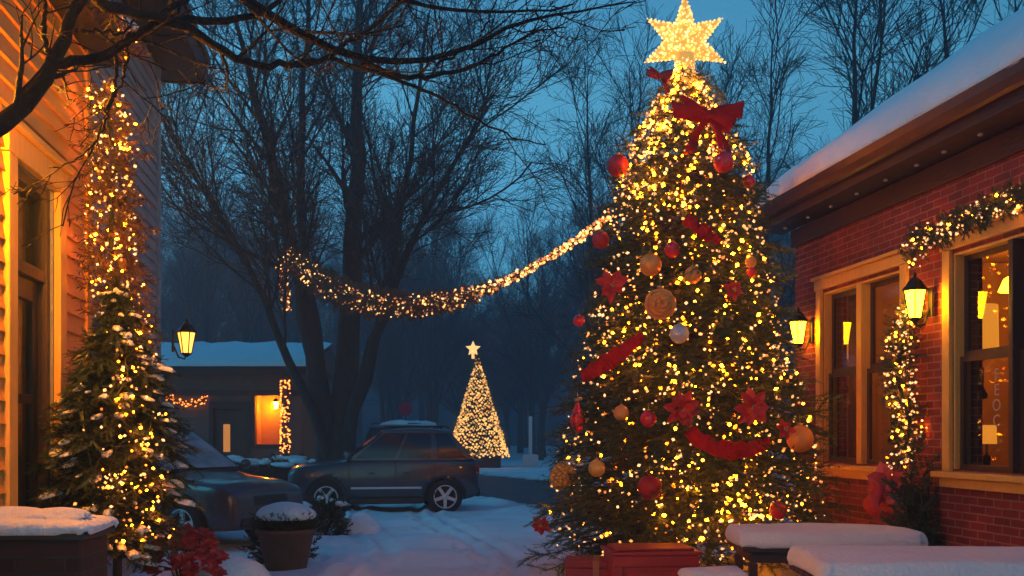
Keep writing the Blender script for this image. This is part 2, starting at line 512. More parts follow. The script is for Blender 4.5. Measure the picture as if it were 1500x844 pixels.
# ------------------------------------------------------------------ ground, road, far land
def ground():
    b = MB()
    b.add([(-400, -60, 0), (400, -60, 0), (400, 600, 0), (-400, 600, 0)], [(0, 1, 2, 3)])
    o = b.build('ground', M['ground_snow']); tag(o, kind='structure')
    # trodden and driven snow of the yard, with real dents
    x0, x1, y0, y1 = -7.5, 4.0, 9.5, 24.0
    nx, ny = 230, 270
    X, Yg = np.meshgrid(np.linspace(x0, x1, nx), np.linspace(y0, y1, ny))
    rg = np.random.default_rng(19)
    Z = np.zeros_like(X)
    for k in range(26):
        fr = rg.uniform(.5, 6); an = rg.uniform(0, PI)
        Z += .022 / fr ** .75 * np.sin(fr * (X * math.cos(an) + Yg * math.sin(an)) + rg.uniform(0, 6))
    for off in (-.78, .78, -.45, 1.15):            # tyre tracks leading to the parked suv
        cx = -3.0 + off + .0 * Yg + 1.9 * np.exp(-((Yg - 12) / 6.0) ** 2)
        d = np.abs(X - cx)
        Z += -.040 * np.exp(-(d / .10) ** 4) + .018 * np.exp(-((d - .19) / .06) ** 2)
        Z += .006 * np.exp(-(d / .10) ** 4) * np.sin(Yg * 42)
    for (ax, ay, bx, by) in ((-.4, 11.5, -2.4, 22.5), (.3, 12.2, 1.2, 19.5), (-2.2, 12.0, -3.6, 19.8)):
        L = math.hypot(bx - ax, by - ay); nstep = int(L / .62)
        ux, uy = (bx - ax) / L, (by - ay) / L
        for i in range(nstep):
            sgn = .13 if i % 2 else -.13
            fx = ax + ux * i * .62 - uy * sgn + rg.uniform(-.05, .05); fy = ay + uy * i * .62 + ux * sgn
            u_ = (X - fx) * ux + (Yg - fy) * uy; v_ = -(X - fx) * uy + (Yg - fy) * ux
            q = (u_ / .17) ** 2 + (v_ / .085) ** 2
            Z += -.055 * np.exp(-q ** 2) + .014 * np.exp(-((np.sqrt(q) - 1.45) / .3) ** 2)
    edge = np.minimum.reduce([(X - x0) / 1.2, (x1 - X) / 1.2, (Yg - y0) / 1.2, (y1 - Yg) / 1.0]).clip(0, 1)
    Z = (Z + .075).clip(.012, 1) * edge - .02 * (1 - edge)
    # keep clear of the street
    ry = np.array([G(*p)[1] for p in ((300, 712), (480, 716), (600, 722), (690, 731), (745, 739), (800, 754), (870, 782), (960, 815))])
    rx = np.array([G(*p)[0] for p in ((300, 712), (480, 716), (600, 722), (690, 731), (745, 739), (800, 754), (870, 782), (960, 815))])
    lim = np.interp(X, rx, ry)
    Z = np.where(Yg > lim - .6, Z * ((lim - Yg) / .6).clip(0, 1) - .02 * (1 - ((lim - Yg) / .6).clip(0, 1)), Z)
    idx = np.arange(nx * ny).reshape(ny, nx)
    Fq = np.stack([idx[:-1, :-1], idx[:-1, 1:], idx[1:, 1:], idx[1:, :-1]], -1).reshape(-1, 4)
    o = np_obj('yard_snow', np.stack([X, Yg, Z], -1).reshape(-1, 3), Fq, M['yard_snow'], None, True); tag(o, kind='structure')
    # cleared street curving behind the parked car
    near = [(300, 712), (480, 716), (600, 722), (690, 731), (745, 739), (800, 754), (870, 782), (960, 815)]
    far = [(300, 688), (480, 688), (600, 689), (700, 694), (800, 704), (900, 716), (1000, 728), (1150, 745)]
    n = [G(*p) for p in near]; f = [G(*p) for p in far]
    b = MB()
    vs = []; fs = []
    N = 60
    a = path_pts(n, N); c = path_pts(f, N)
    for i in range(N):
        for w in (0, 1):
            p = a[i] if w == 0 else c[i]
            j = 0.14 * math.sin(i * 1.7) + .10 * math.sin(i * .63 + w)
            vs.append((p[0], p[1] + j, 0.004))
    for i in range(N - 1): fs.append((2 * i, 2 * i + 2, 2 * i + 3, 2 * i + 1))
    b.add(vs, fs)
    o = b.build('road', M['asphalt']); tag(o, kind='structure')
    # ploughed snow ridge along the near edge of the road
    b = MB(); rg = random.Random(5)
    for side, line, h in ((0, a, .10), (1, c, .13)):
        for i in range(2, N - 2):
            p = line[i]
            for q in range(2):
                b.blob((p[0] + rg.uniform(-.3, .3), p[1] + (.0 if side else -.15) + rg.uniform(-.15, .15) + (.25 if side else -.05), 0.0),
                       (rg.uniform(.3, .6), rg.uniform(.18, .3), h * rg.uniform(.5, 1.1)), 1, .2, rg.random(), flat=-.02)
    o = b.build('snow_bank', M['snow'], smooth=True); tag(o, kind='structure')
    # low wooded hill closing the view
    b = MB(); vs = []; fs = []; n = 80
    for i in range(n):
        x = -220 + 440 * i / (n - 1)
        h = 13 + 2.2 * math.sin(i * .31) + 1.3 * math.sin(i * .83 + 1) + .6 * math.sin(i * 2.1)
        vs += [(x, 135, -1), (x, 150, h), (x, 190, h * 1.3), (x, 240, -1)]
    for i in range(n - 1):
        for k in range(3):
            q = 4 * i + k; fs.append((q, q + 4, q + 5, q + 1))
    b.add(vs, fs)
    o = b.build('hills', mat('hill_wood', (.03, .035, .04), .9, (.06, .065, .07), .3), smooth=True); tag(o, kind='structure')


# ------------------------------------------------------------------ lantern on a wall
def lantern(name, label, loc, rz, s=1.0, glass='lamp_glass', group='wall lanterns'):
    """local -y points away from the wall; loc is the middle of the glass"""
    t = thing(name, label, 'lantern', loc, rz, group)
    b = MB().box(-.05 * s, .05 * s, .19 * s, .22 * s, -.16 * s, .20 * s)
    b.build('backplate', M['black_metal'], t, bevel=.008)
    b = MB().tube([(0, .20 * s, -.05 * s), (0, .12 * s, -.24 * s), (0, .03 * s, -.27 * s), (0, 0, -.2 * s)], .014 * s, 8)
    b.build('bracket', M['black_metal'], t, smooth=True)
    b = MB().lathe([(.165 * s, .15 * s), (.165 * s, .17 * s), (.12 * s, .215 * s), (.085 * s, .27 * s), (.05 * s, .30 * s), (.02 * s, .32 * s), (.026 * s, .345 * s), (.012 * s, .37 * s), (.003 * s, .39 * s)], 6, a0=PI / 6)
    b.build('cap', M['black_metal'], t)
    b = MB().lathe([(.075 * s, -.17 * s), (.135 * s, .148 * s)], 6, a0=PI / 6)
    b.build('glass', M[glass], t)
    c = MB()
    for j in range(6):
        an = PI / 6 + j * PI / 3
        c.tube([(math.cos(an) * .079 * s, math.sin(an) * .079 * s, -.18 * s), (math.cos(an) * .141 * s, math.sin(an) * .141 * s, .152 * s)], .009 * s, 5)
    c.lathe([(.02 * s, -.235 * s), (.05 * s, -.21 * s), (.085 * s, -.185 * s), (.085 * s, -.172 * s)], 6, a0=PI / 6)
    c.build('cage', M['black_metal'], t)
    return t


# ------------------------------------------------------------------ red brick building on the right
RB_O = Vector((3.641, 12.72, 0)); RB_RZ = math.atan2(-1, .155)
RB_M = Matrix.Translation(RB_O) @ Matrix.Rotation(RB_RZ, 4, 'Z')


def rb(u, out, z):
    """world point on the brick wall: u along it towards the camera, `out` metres in front of it"""
    return RB_M @ Vector((u, -out, z))


def rb_u(px):
    Y = 8138.9 / (px - 525.25)
    return (12.72 - Y) * 1.0119


def brick_building():
    t = thing('brick_building', 'red brick building with snow covered roof, yellow trimmed windows and wide eaves', 'building', RB_O, RB_RZ)
    L = 9.2; H = 4.32
    wins = [(.78, 2.55, 1.36, 3.40), (3.42, 5.95, 1.36, 3.40)]
    # wall with real openings
    b = MB(); th = .3
    us = [0] + [x for w in wins for x in (w[0], w[1])] + [L]
    for i in range(0, len(us), 2):
        b.box(us[i], us[i + 1], 0, th, 0, H)
    for (a, c, z0, z1) in wins:
        b.box(a, c, 0, th, 0, z0); b.box(a, c, 0, th, z1, H)
    b.box(0, th, th, 9, 0, H); b.box(L - th, L, th, 9, 0, H); b.box(th, L - th, 8.7, 9, 0, H)
    b.build('wall', M['brick'], t)
    # gable ends
    for x in (0.02, L - .28):
        g = MB()
        vs = [(x, 0.05, H), (x, 8.95, H), (x, 4.5, H + 3.05), (x + .26, 0.05, H), (x + .26, 8.95, H), (x + .26, 4.5, H + 3.05)]
        g.add(vs, [(0, 1, 2), (5, 4, 3), (0, 3, 4, 1), (1, 4, 5, 2), (2, 5, 3, 0)])
        g.build('gable', M['brick'], t)
    # room behind the windows
    r = MB().box(.3, L - .3, 3.0, 3.06, 0, H).box(.3, L - .3, .3, 3.0, .02, .08).box(.3, L - .3, .3, 3.0, 3.9, 3.96).box(.303, .36, .303, 2.997, .083, 3.897)
    r.build('interior', M['room'], t)
    # frieze, soffit, fascia, gutter
    MB().box(-.03, L, -.05, -.003, 4.08, 4.30).build('frieze', M['brown_wood'], t, bevel=.01)
    MB().box(-.36, L + .3, -.36, -.003, 4.325, 4.36).build('soffit', M['soffit'], t)
    MB().box(-.36, L + .3, -.385, -.362, 4.32, 4.58).build('fascia', M['brown_wood'], t)
    g = MB()
    pr = [(-.39, 4.58), (-.392, 4.44), (-.43, 4.415), (-.475, 4.43), (-.50, 4.50), (-.505, 4.585), (-.49, 4.585), (-.485, 4.51), (-.465, 4.45), (-.43, 4.435), (-.405, 4.46), (-.404, 4.58)]
    n = len(pr)
    g.add([(-.37, y, z) for y, z in pr] + [(L + .3, y, z) for y, z in pr], [[i, (i + 1) % n, n + (i + 1) % n, n + i] for i in range(n)] + [list(range(n)), [n + i for i in range(n)][::-1]])
    g.build('gutter', M['gutter'], t)
    # roof deck and the snow lying on it
    sl = .70
    rf = MB()
    for sgn in (0, 1):
        def yy(v): return v if sgn == 0 else 9 - v
        y0, y1 = -.37, 4.5
        z0, z1 = 4.56, 4.56 + (y1 - y0) * sl
        vs = [(-.36, yy(y0), z0), (L + .3, yy(y0), z0), (L + .3, yy(y1), z1), (-.36, yy(y1), z1)]
        vs += [(x, y, z + .06) for x, y, z in vs]
        rf.add(vs, [(0, 1, 2, 3), (4, 5, 6, 7), (0, 1, 5, 4), (2, 3, 7, 6), (1, 2, 6, 5), (0, 3, 7, 4)])
    roof = rf.build('roof', M['shingle'], t)
    vs = []; fs = []; nu, nv = 70, 26
    rg = np.random.default_rng(11)
    ph = rg.uniform(0, 6, 8)
    for i in range(nu):
        u = -.46 + (L + .76) * i / (nu - 1)
        for j in range(nv):
            f = j / (nv - 1)
            v = f ** 1.5
            e = math.sin(u * 2.1 + ph[0]) * .022 + math.sin(u * 5.3 + ph[1]) * .014 + math.sin(u * 11 + ph[6]) * .006
            y = -.47 + e + (4.5 + .47) * v
            th_ = .27 * (1 - math.exp(-v * 26)) ** .55 + .012 * math.sin(u * 3 + ph[2] + v * 9) + .015 * math.sin(v * 22 + ph[3])
            edge = min(1, (u + .46) / .2) ** .5 if u < -.26 else 1
            z = 4.62 + (y + .37) * sl + th_ * (.25 + .75 * edge)
            if j == 0: z = 4.60 + (y + .37) * sl * .3
            vs.append((u, y, z))
    for i in range(nu - 1):
        for j in range(nv - 1):
            q = i * nv + j; fs.append((q, q + nv, q + nv + 1, q + 1))
    o = len(vs)
    # rim down to the deck so the snow has a thickness
    ring = [(i * nv) for i in range(nu)]
    low = []
    for i in range(nu):
        x, y, z = vs[i * nv]; low.append(len(vs)); vs.append((x, y + .10, 4.58 + .03))
    for i in range(nu - 1): fs.append((i * nv, low[i], low[i + 1], (i + 1) * nv))
    low2 = []
    for j in range(nv):
        x, y, z = vs[j]; low2.append(len(vs)); vs.append((x + .1, y + .02, 4.60 + (y + .37) * sl))
    for j in range(nv - 1): fs.append((j, j + 1, low2[j + 1], low2[j]))
    # the far slope carries snow too
    q0 = len(vs)
    vs += [(-.46, 4.5, 4.62 + 4.87 * sl + .27), (L + .3, 4.5, 4.62 + 4.87 * sl + .27), (L + .3, 9.4, 4.85), (-.46, 9.4, 4.85)]
    fs.append((q0, q0 + 1, q0 + 2, q0 + 3))
    MB().add(vs, fs).build('roof_snow', M['snow'], roof, smooth=True)
    # small lamps under the eaves
    for px in (1176, 1211, 1246, 1286, 1330, 1378, 1420, 1476):
        u = rb_u(px) - .1
        MB().blob((u, -.19, 4.305), (.024, .024, .016), 2, 0, 0).build('soffit_lamp', M['pale_bulb'], t, smooth=True)
    # windows
    for wi, (a, c, z0, z1) in enumerate(wins):
        w = MB()
        e = .12
        w.box(a - e, a, -.045, -.003, z0 - .02, z1 + .03).box(c, c + e, -.045, -.003, z0 - .02, z1 + .03)
        w.box(a - e - .03, c + e + .03, -.052, -.003, z1 + .033, z1 + .15)
        w.box(a - e - .05, c + e + .05, -.09, -.003, z1 + .152, z1 + .19)
        # inside reveal of the opening
        w.box(a + .002, a + .03, -.002, .16, z0 + .003, z1 - .003).box(c - .03, c - .002, -.002, .16, z0 + .003, z1 - .003)
        w.box(a + .032, c - .032, -.002, .16, z1 - .03, z1 - .003)
        win = w.build('window', M['casing'], t, bevel=.006)
        MB().box(a - e - .06, c + e + .06, -.13, .10, z0 - .075, z0 - .022).box(a - e - .02, c + e + .02, -.06, -.003, z0 - .17, z0 - .077).build('sill', M['casing'], win, bevel=.008)
        n = 2 if wi == 0 else 3
        wd = (c - a - .06) / n
        pr = MB(); sash = MB()
        for k in range(n):
            x0 = a + .03 + k * wd; x1 = x0 + wd
            m_ = .055 if wi == 0 else .03
            if k: pr.box(x0 - m_, x0 + m_, -.02, .12, z0, z1 - .031)
            l = x0 + (.0 if k == 0 else m_) + .002; r_ = x1 - (0 if k == n - 1 else m_) - .002
            zm = 2.42
            for (zz0, zz1, yo) in ((z0 + .002, zm, .05), (zm + .002, z1 - .033, .09)):
                f_ = .05
                sash.box(l, l + f_, yo, yo + .035, zz0, zz1).box(r_ - f_, r_, yo, yo + .035, zz0, zz1)
                sash.box(l + f_, r_ - f_, yo, yo + .035, zz0, zz0 + f_).box(l + f_, r_ - f_, yo, yo + .035, zz1 - f_, zz1)
        pr.build('mullion', M['casing'] if wi == 0 else M['dark_wood'], win, bevel=.005)
        sash.build('sash', M['dark_wood'], win)
        MB().box(a + .03, c - .03, .105, .109, z0 + .01, z1 - .04).build('pane', M['glass'], win)
        # drawn-back curtains
        cu = MB()
        for (c0, c1) in ((a + .05, a + .36), (c - .36, c - .05)) if wi == 0 else ((c - .5, c - .05),):
            vs = []; fs = []; k = 22
            for i in range(k):
                x = c0 + (c1 - c0) * i / (k - 1)
                y = .30 + .03 * math.sin(i * 1.6)
                vs += [(x, y, z0 + .05), (x, y, z1 - .05), (x, y + .008, z1 - .05), (x, y + .008, z0 + .05)]
            for i in range(k - 1):
                for q in range(4): fs.append((4 * i + q, 4 * i + 4 + q, 4 * i + 4 + (q + 1) % 4, 4 * i + (q + 1) % 4))
            cu.add(vs, fs); cu.build('curtain', M['curtain'], win, smooth=True); cu = MB()
    # lit lamp shades inside the room
    def shade_lamp(u, y, z, r, h, label, m='lamp_shade'):
        p = RB_M @ Vector((u, y, z))
        k = thing('table_lamp', label, 'lamp', p, RB_RZ, 'lamps behind the windows')
        MB().lathe([(r, 0), (r * .94, h)], 20).build('lamp_shade', M[m], k, smooth=True)
        MB().lathe([(.06, -.42), (.07, -.38), (.03, -.3), (.035, -.12), (.012, -.1), (.012, -.002)], 12).build('stem', M['brown_wood'], k, smooth=True)
    shade_lamp(3.09, .5, 2.46, .17, .50, 'amber lamp shade glowing in the upper left pane of the near window')
    shade_lamp(3.9, .9, 2.9, .2, .16, 'low amber lamp shade in the upper right pane of the near window')
    shade_lamp(3.31, .42, 1.60, .09, .18, 'small amber lamp low in the near window below its lettering')
    shade_lamp(.58, .36, 2.62, .06, .3, 'dim lamp in the left pane of the window behind the lit tree', 'bulb_dim_shade')
    shade_lamp(1.5, .5, 2.0, .09, .2, 'dim lamp low behind the middle pane of the window next to the wall garland', 'bulb_dim_shade')
    p = RB_M @ Vector((1.6, 2.0, 3.35))  # unseen lamp added to fill the room with warm light
    k = thing('room_fill_lamp', 'added ceiling lamp out of view that brightens the room in the brick building', 'lamp', p, RB_RZ)
    MB().lathe([(.22, 0), (.16, .14), (.05, .2)], 20).build('lamp_shade', M['lamp_glass'], k, smooth=True)
    MB().tube([(0, 0, .2), (0, 0, .55)], .01, 6).build('cord', M['black_metal'], k)
    # lettering on the glass
    cu = bpy.data.curves.new('lettering', 'FONT'); cu.body = 'F\nE\nO\nC'; cu.size = .15; cu.space_line = .92; cu.align_x = 'CENTER'; cu.extrude = .002
    ob = bpy.data.objects.new('lettering_tmp', cu); COL.objects.link(ob)
    dg = bpy.context.evaluated_depsgraph_get(); me = bpy.data.meshes.new_from_object(ob.evaluated_get(dg)); bpy.data.objects.remove(ob)
    me.materials.append(mat('faded_white_paint', (.42, .30, .25), .6))
    o = link(bpy.data.objects.new('lettering', me), t)
    o.location = (3.92, .098, 2.18); o.rotation_euler = (PI / 2, 0, 0)
    return t


# ------------------------------------------------------------------ clapboard house on the left
LH_RZ = math.atan2(1, -.155)


def clap(b, u0, u1, z0, z1, yo, holes=(), pitch=.135):
    """lapped boards on the plane y=yo (outside is -y)"""
    z = z0
    while z < z1 - .01:
        zt = min(z + pitch, z1)
        spans = [(u0, u1)]
        for (a, c, h0, h1) in holes:
            if zt > h0 + .005 and z < h1 - .005:
                ns = []
                for (p, q) in spans:
                    if c <= p or a >= q: ns.append((p, q)); continue
                    if a > p: ns.append((p, a))
                    if c < q: ns.append((c, q))
                spans = ns
        for (p, q) in spans:
            vs = [(p, yo - .030, z), (q, yo - .030, z), (q, yo - .006, zt + .004), (p, yo - .006, zt + .004), (p, yo, z), (q, yo, z), (q, yo, zt + .004), (p, yo, zt + .004)]
            b.add(vs, [(0, 1, 2, 3), (4, 7, 6, 5), (0, 4, 5, 1), (3, 2, 6, 7), (0, 3, 7, 4), (1, 5, 6, 2)])
        z = zt


def left_house():
    A = -2.1
    t = thing('clapboard_house', 'clapboard house with warmly lit entrance bay and dark glazed door', 'house', (A, 0, 0), LH_RZ)
    c = 1.0119
    def uy(px, a=A): return (1450 * a / (px - 525.25)) * c
    ub = uy(126)                      # end of the entrance bay
    d0, d1 = uy(14), uy(78)
    dz = 3.36
    b = MB(); clap(b, 2.5, ub - .1, 0, 4.62, 0, [(d0 - .16, d1 + .16, 0, dz + .22)])
    b.build('bay_wall', M['orange_siding'], t)
    k = MB().box(2.5, d0 - .002, .002, .3, 0, 4.62).box(d1 + .002, ub, .002, .3, 0, 4.62).box(d0, d1, .002, .3, dz, 4.62).box(ub - .25, ub, .3, 1.0, 0, 4.62)
    k.build('bay_core', M['grey_siding'], t)
    MB().box(ub - .11, ub + .03, -.04, -.001, 0, 4.62).box(ub + .001, ub + .03, 0, .12, 0, 4.62).build('corner_board', M['orange_siding'], t, bevel=.005)
    MB().box(2.5, ub + .24, -.22, 1.0, 4.625, 4.68).box(2.5, ub + .25, -.25, -.221, 4.61, 4.80).build('bay_eave', M['soffit'], t)
    rf = MB().add([(2.5, -.26, 4.80), (ub + .26, -.26, 4.80), (ub + .26, .5, 5.0), (2.5, .5, 5.0), (2.5, -.26, 4.69), (ub + .26, -.26, 4.69), (ub + .26, .5, 4.69), (2.5, .5, 4.69)],
                  [(0, 1, 2, 3), (4, 5, 1, 0), (5, 6, 2, 1), (7, 6, 5, 4), (3, 2, 6, 7), (0, 3, 7, 4)]).build('bay_roof', M['shingle'], t)
    s = MB(); rg = random.Random(4)
    for i in range(40):
        u = 2.6 + (ub - 2.4) * i / 39
        s.blob((u, -.05 + rg.uniform(-.05, .05), 4.83), (.2, .26, .08 + rg.uniform(0, .04)), 2, .2, i)
    s.build('bay_snow', M['snow'], rf, smooth=True)
    # door with casing and transom
    dr = MB().box(d0 - .0, d0 + .0001 + .07, .02, .16, 0, dz).box(d1 - .07, d1, .02, .16, 0, dz).box(d0 + .07, d1 - .07, .02, .16, dz - .07, dz).box(d0 + .07, d1 - .07, .03, .15, 2.72, 2.80)
    dr.box(d0 + .07, d0 + .17, .08, .13, .02, 2.72).box(d1 - .17, d1 - .07, .08, .13, .02, 2.72).box(d0 + .17, d1 - .17, .08, .13, .02, .9).box(d0 + .17, d1 - .17, .08, .13, 2.58, 2.72).box(d0 + .17, d1 - .17, .085, .125, 1.9, 1.96)
    door = dr.build('door', M['dark_wood'], t, bevel=.006)
    MB().box(d0 + .17, d1 - .17, .10, .104, .9, 2.58).box(d0 + .07, d1 - .07, .10, .104, 2.80, dz - .07).build('pane', M['glass'], door)
    MB().tube([(d1 - .12, .08, 1.05), (d1 - .12, .03, 1.05), (d1 - .2, .03, 1.05)], .012, 6).build('handle', M['black_metal'], door)
    MB().box(d0 - .15, d0 - .001, -.05, -.001, 0, dz).box(d1 + .001, d1 + .15, -.05, -.001, 0, dz).box(d0 - .17, d1 + .17, -.055, -.001, dz + .001, dz + .16).box(d0 - .2, d1 + .2, -.09, -.001, dz + .162, dz + .21).build('door_frame', M['casing'], door, bevel=.006)
    MB().box(d0 - .3, d1 + .3, .32, .36, 0, 4.6).build('hall', M['dark_wood'], t)
    # taller main part set back, running on to the corner
    a2 = -2.5; off = (-(a2 - A)) / c     # how far behind the bay face
    ue = uy(232, a2)
    ym = off
    b = MB(); clap(b, 2.5, ue - .12, 0, 6.25, ym, [])
    b.build('wall', M['grey_siding'], t)
    MB().box(2.5, ue, ym + .002, ym + .3, 0, 6.25).box(ue - .3, ue, ym + .3, ym + 5, 0, 6.25).build('wall_core', M['grey_siding'], t)
    MB().box(ue - .13, ue + .03, ym - .04, ym - .001, 0, 6.25).build('corner_board', M['grey_siding'], t, bevel=.005)
    MB().box(2.5, ue + .5, ym - .5, ym + 5, 6.26, 6.32).box(2.5, ue + .52, ym - .53, ym - .501, 6.24, 6.6).box(ue + .501, ue + .53, ym - .5, ym + 5, 6.24, 6.6).build('eave', M['brown_wood'], t)
    rf = MB().add([(2.5, ym - .56, 6.6), (ue + .56, ym - .56, 6.6), (ue + .56, ym + 5, 9.8), (2.5, ym + 5, 9.8), (2.5, ym - .56, 6.5), (ue + .56, ym - .56, 6.5), (ue + .56, ym + 5, 9.7), (2.5, ym + 5, 9.7)],
                  [(0, 1, 2, 3), (4, 5, 1, 0), (5, 6, 2, 1), (7, 6, 5, 4), (3, 2, 6, 7), (0, 3, 7, 4)])
    rf.build('roof', M['shingle'], t)
    MW = Matrix.Translation((A, 0, 0)) @ Matrix.Rotation(LH_RZ, 4, 'Z')
    return MW, ub, d0, d1, ym, ue


# ------------------------------------------------------------------ house across the street
def far_house():
    Y = 32.0
    x0, x1 = -12.5, -6.8
    t = thing('far_house', 'low house across the street with snowy roof and a lit porch corner', 'house', (x0, Y, 0), 0)
    W = x1 - x0
    def lx(px): return (px - 750) / F * Y - x0
    n0, n1 = lx(374), lx(413)
    d0, d1 = lx(312), lx(362)
    zt = 1.7 + 50 * Y / F
    zb = 1.7 - 16 * Y / F
    b = MB()
    holes = [(n0, n1, zb, 2.95), (d0, d1, 0, 2.5)]
    clap(b, 0, W, 0, 3.62, 0, holes, .2)
    b.build('wall', mat('brown_siding', (.13, .075, .05), .7, (.18, .10, .07), 2), t)
    k = MB().box(0, d0, .002, .2, 0, 3.62).box(d0, d1, .002, .2, 2.5, 3.62).box(d1, n0, .002, .2, 0, 3.62).box(n0, n1, .002, .2, 0, zb).box(n0, n1, .002, .2, 2.95, 3.62).box(n1, W, .002, .2, 0, 3.62)
    k.box(0, .2, .2, 5, 0, 3.62).box(W - .2, W, .2, 5, 0, 3.62).box(.2, W - .2, 4.8, 5, 0, 3.62)
    k.build('wall_core', M['dark_wood'], t)
    # lit recess of the porch
    MB().box(n0 - .1, n1 + .1, .75, .8, zb - .1, 3.0).box(n0 - .12, n0 - .002, .201, .75, zb, 2.95).box(n1 + .002, n1 + .12, .201, .75, zb, 2.95).box(n0, n1, .201, .75, zb - .06, zb).build('porch_niche', M['orange_siding'], t)
    MB().box(n0 - .12, n0 - .001, -.07, -.031, zb - .1, 3.0).box(n1 + .001, n1 + .12, -.07, -.031, zb - .1, 3.0).build('porch_post', M['brown_wood'], t)
    MB().box(d0 + .05, d1 - .05, .12, .18, 0, 2.45).build('door', M['dark_wood'], t)
    MB().box(d0 - .12, d0 - .001, -.06, -.031, 0, 2.6).box(d1 + .001, d1 + .12, -.06, -.031, 0, 2.6).box(d0 - .12, d1 + .12, -.06, -.031, 2.601, 2.74).build('door_frame', M['brown_wood'], t)
    MB().box(d0 + .3, d0 + .52, .115, .119, 1.1, 2.0).build('door_window', M['bulb_dim_shade'], t)
    MB().box(-.3, W + .35, -.5, -.031, 3.60, 3.64).box(-.3, W + .35, -.53, -.501, 3.58, 3.80).box(.0, W, -.1, -.031, 2.92, 3.1).build('eave', M['brown_wood'], t)
    r = MB().add([(-.4, -.55, 3.80), (W + .4, -.55, 3.80), (W + .4, 3, 4.72), (-.4, 3, 4.72), (-.4, 6, 3.8), (W + .4, 6, 3.8)], [(0, 1, 2, 3), (3, 2, 5, 4), (0, 3, 4), (1, 5, 2), (0, 4, 5, 1)])
    rf = r.build('roof', M['shingle'], t)
    s = MB(); vs = []; fs = []; n = 24
    for i in range(n):
        u = -.45 + (W + .9) * i / (n - 1)
        w = .03 * math.sin(i * 1.3) + .02 * math.sin(i * 2.9)
        for y, z in ((-.62 + w, 3.83), (-.6 + w, 3.98 + w), (-.3, 4.10 + w), (1.2, 4.47), (3, 4.93 + w), (3.2, 4.9), (6, 4.0)): vs.append((u, y, z))
    for i in range(n - 1):
        for j in range(6): fs.append((7 * i + j, 7 * i + 7 + j, 7 * i + 8 + j, 7 * i + 1 + j))
    MB().add(vs, fs).build('roof_snow', M['snow'], rf, smooth=True)
    lantern('porch_lantern', 'small lantern glowing in the porch corner of the low house', (x0 + (n0 + n1) / 2 + .15, Y + .35, 2.62), 0, 0.7, 'lamp_glass_far', None)
    return t
# ------------------------------------------------------------------ bare winter trees
def bare_tree(label, base, stems, spec, seed, group=None, snow=False, name='bare_tree'):
    """stems: list of (pts list, r0, r1) in world space"""
    rng = np.random.default_rng(seed)
    t = thing(name, label, 'tree', base, 0, group)
    b0 = np.array(tuple(base))
    tr = []; out = []
    for pts, r0, r1 in stems:
        q = path_pts(pts, 14) - b0
        q[1:-1] += rng.normal(0, .04, (12, 3))
        rad = np.linspace(r0, r1, 14)
        rad[0] *= 1.35; rad[1] *= 1.1
        tr.append((q, rad, 9))
        ramify(q, rad, out, rng, spec)
    V, Fc = tubes_np(tr); np_obj('trunk', V, Fc, M['bark'], t, smooth=True)
    V, Fc = tubes_np(out); np_obj('crown', V, Fc, M['twig'], t)
    return t


def copy_tree(t, loc, rz, s, label=None, group=None):
    r = t.copy(); COL.objects.link(r)
    r.location = loc; r.rotation_euler = (0, 0, rz); r.scale = (s[0], s[0], s[1])
    if label: r['label'] = label
    if group: r['group'] = group
    for ch in list(t.children):
        c = ch.copy(); COL.objects.link(c); c.parent = r
    return r


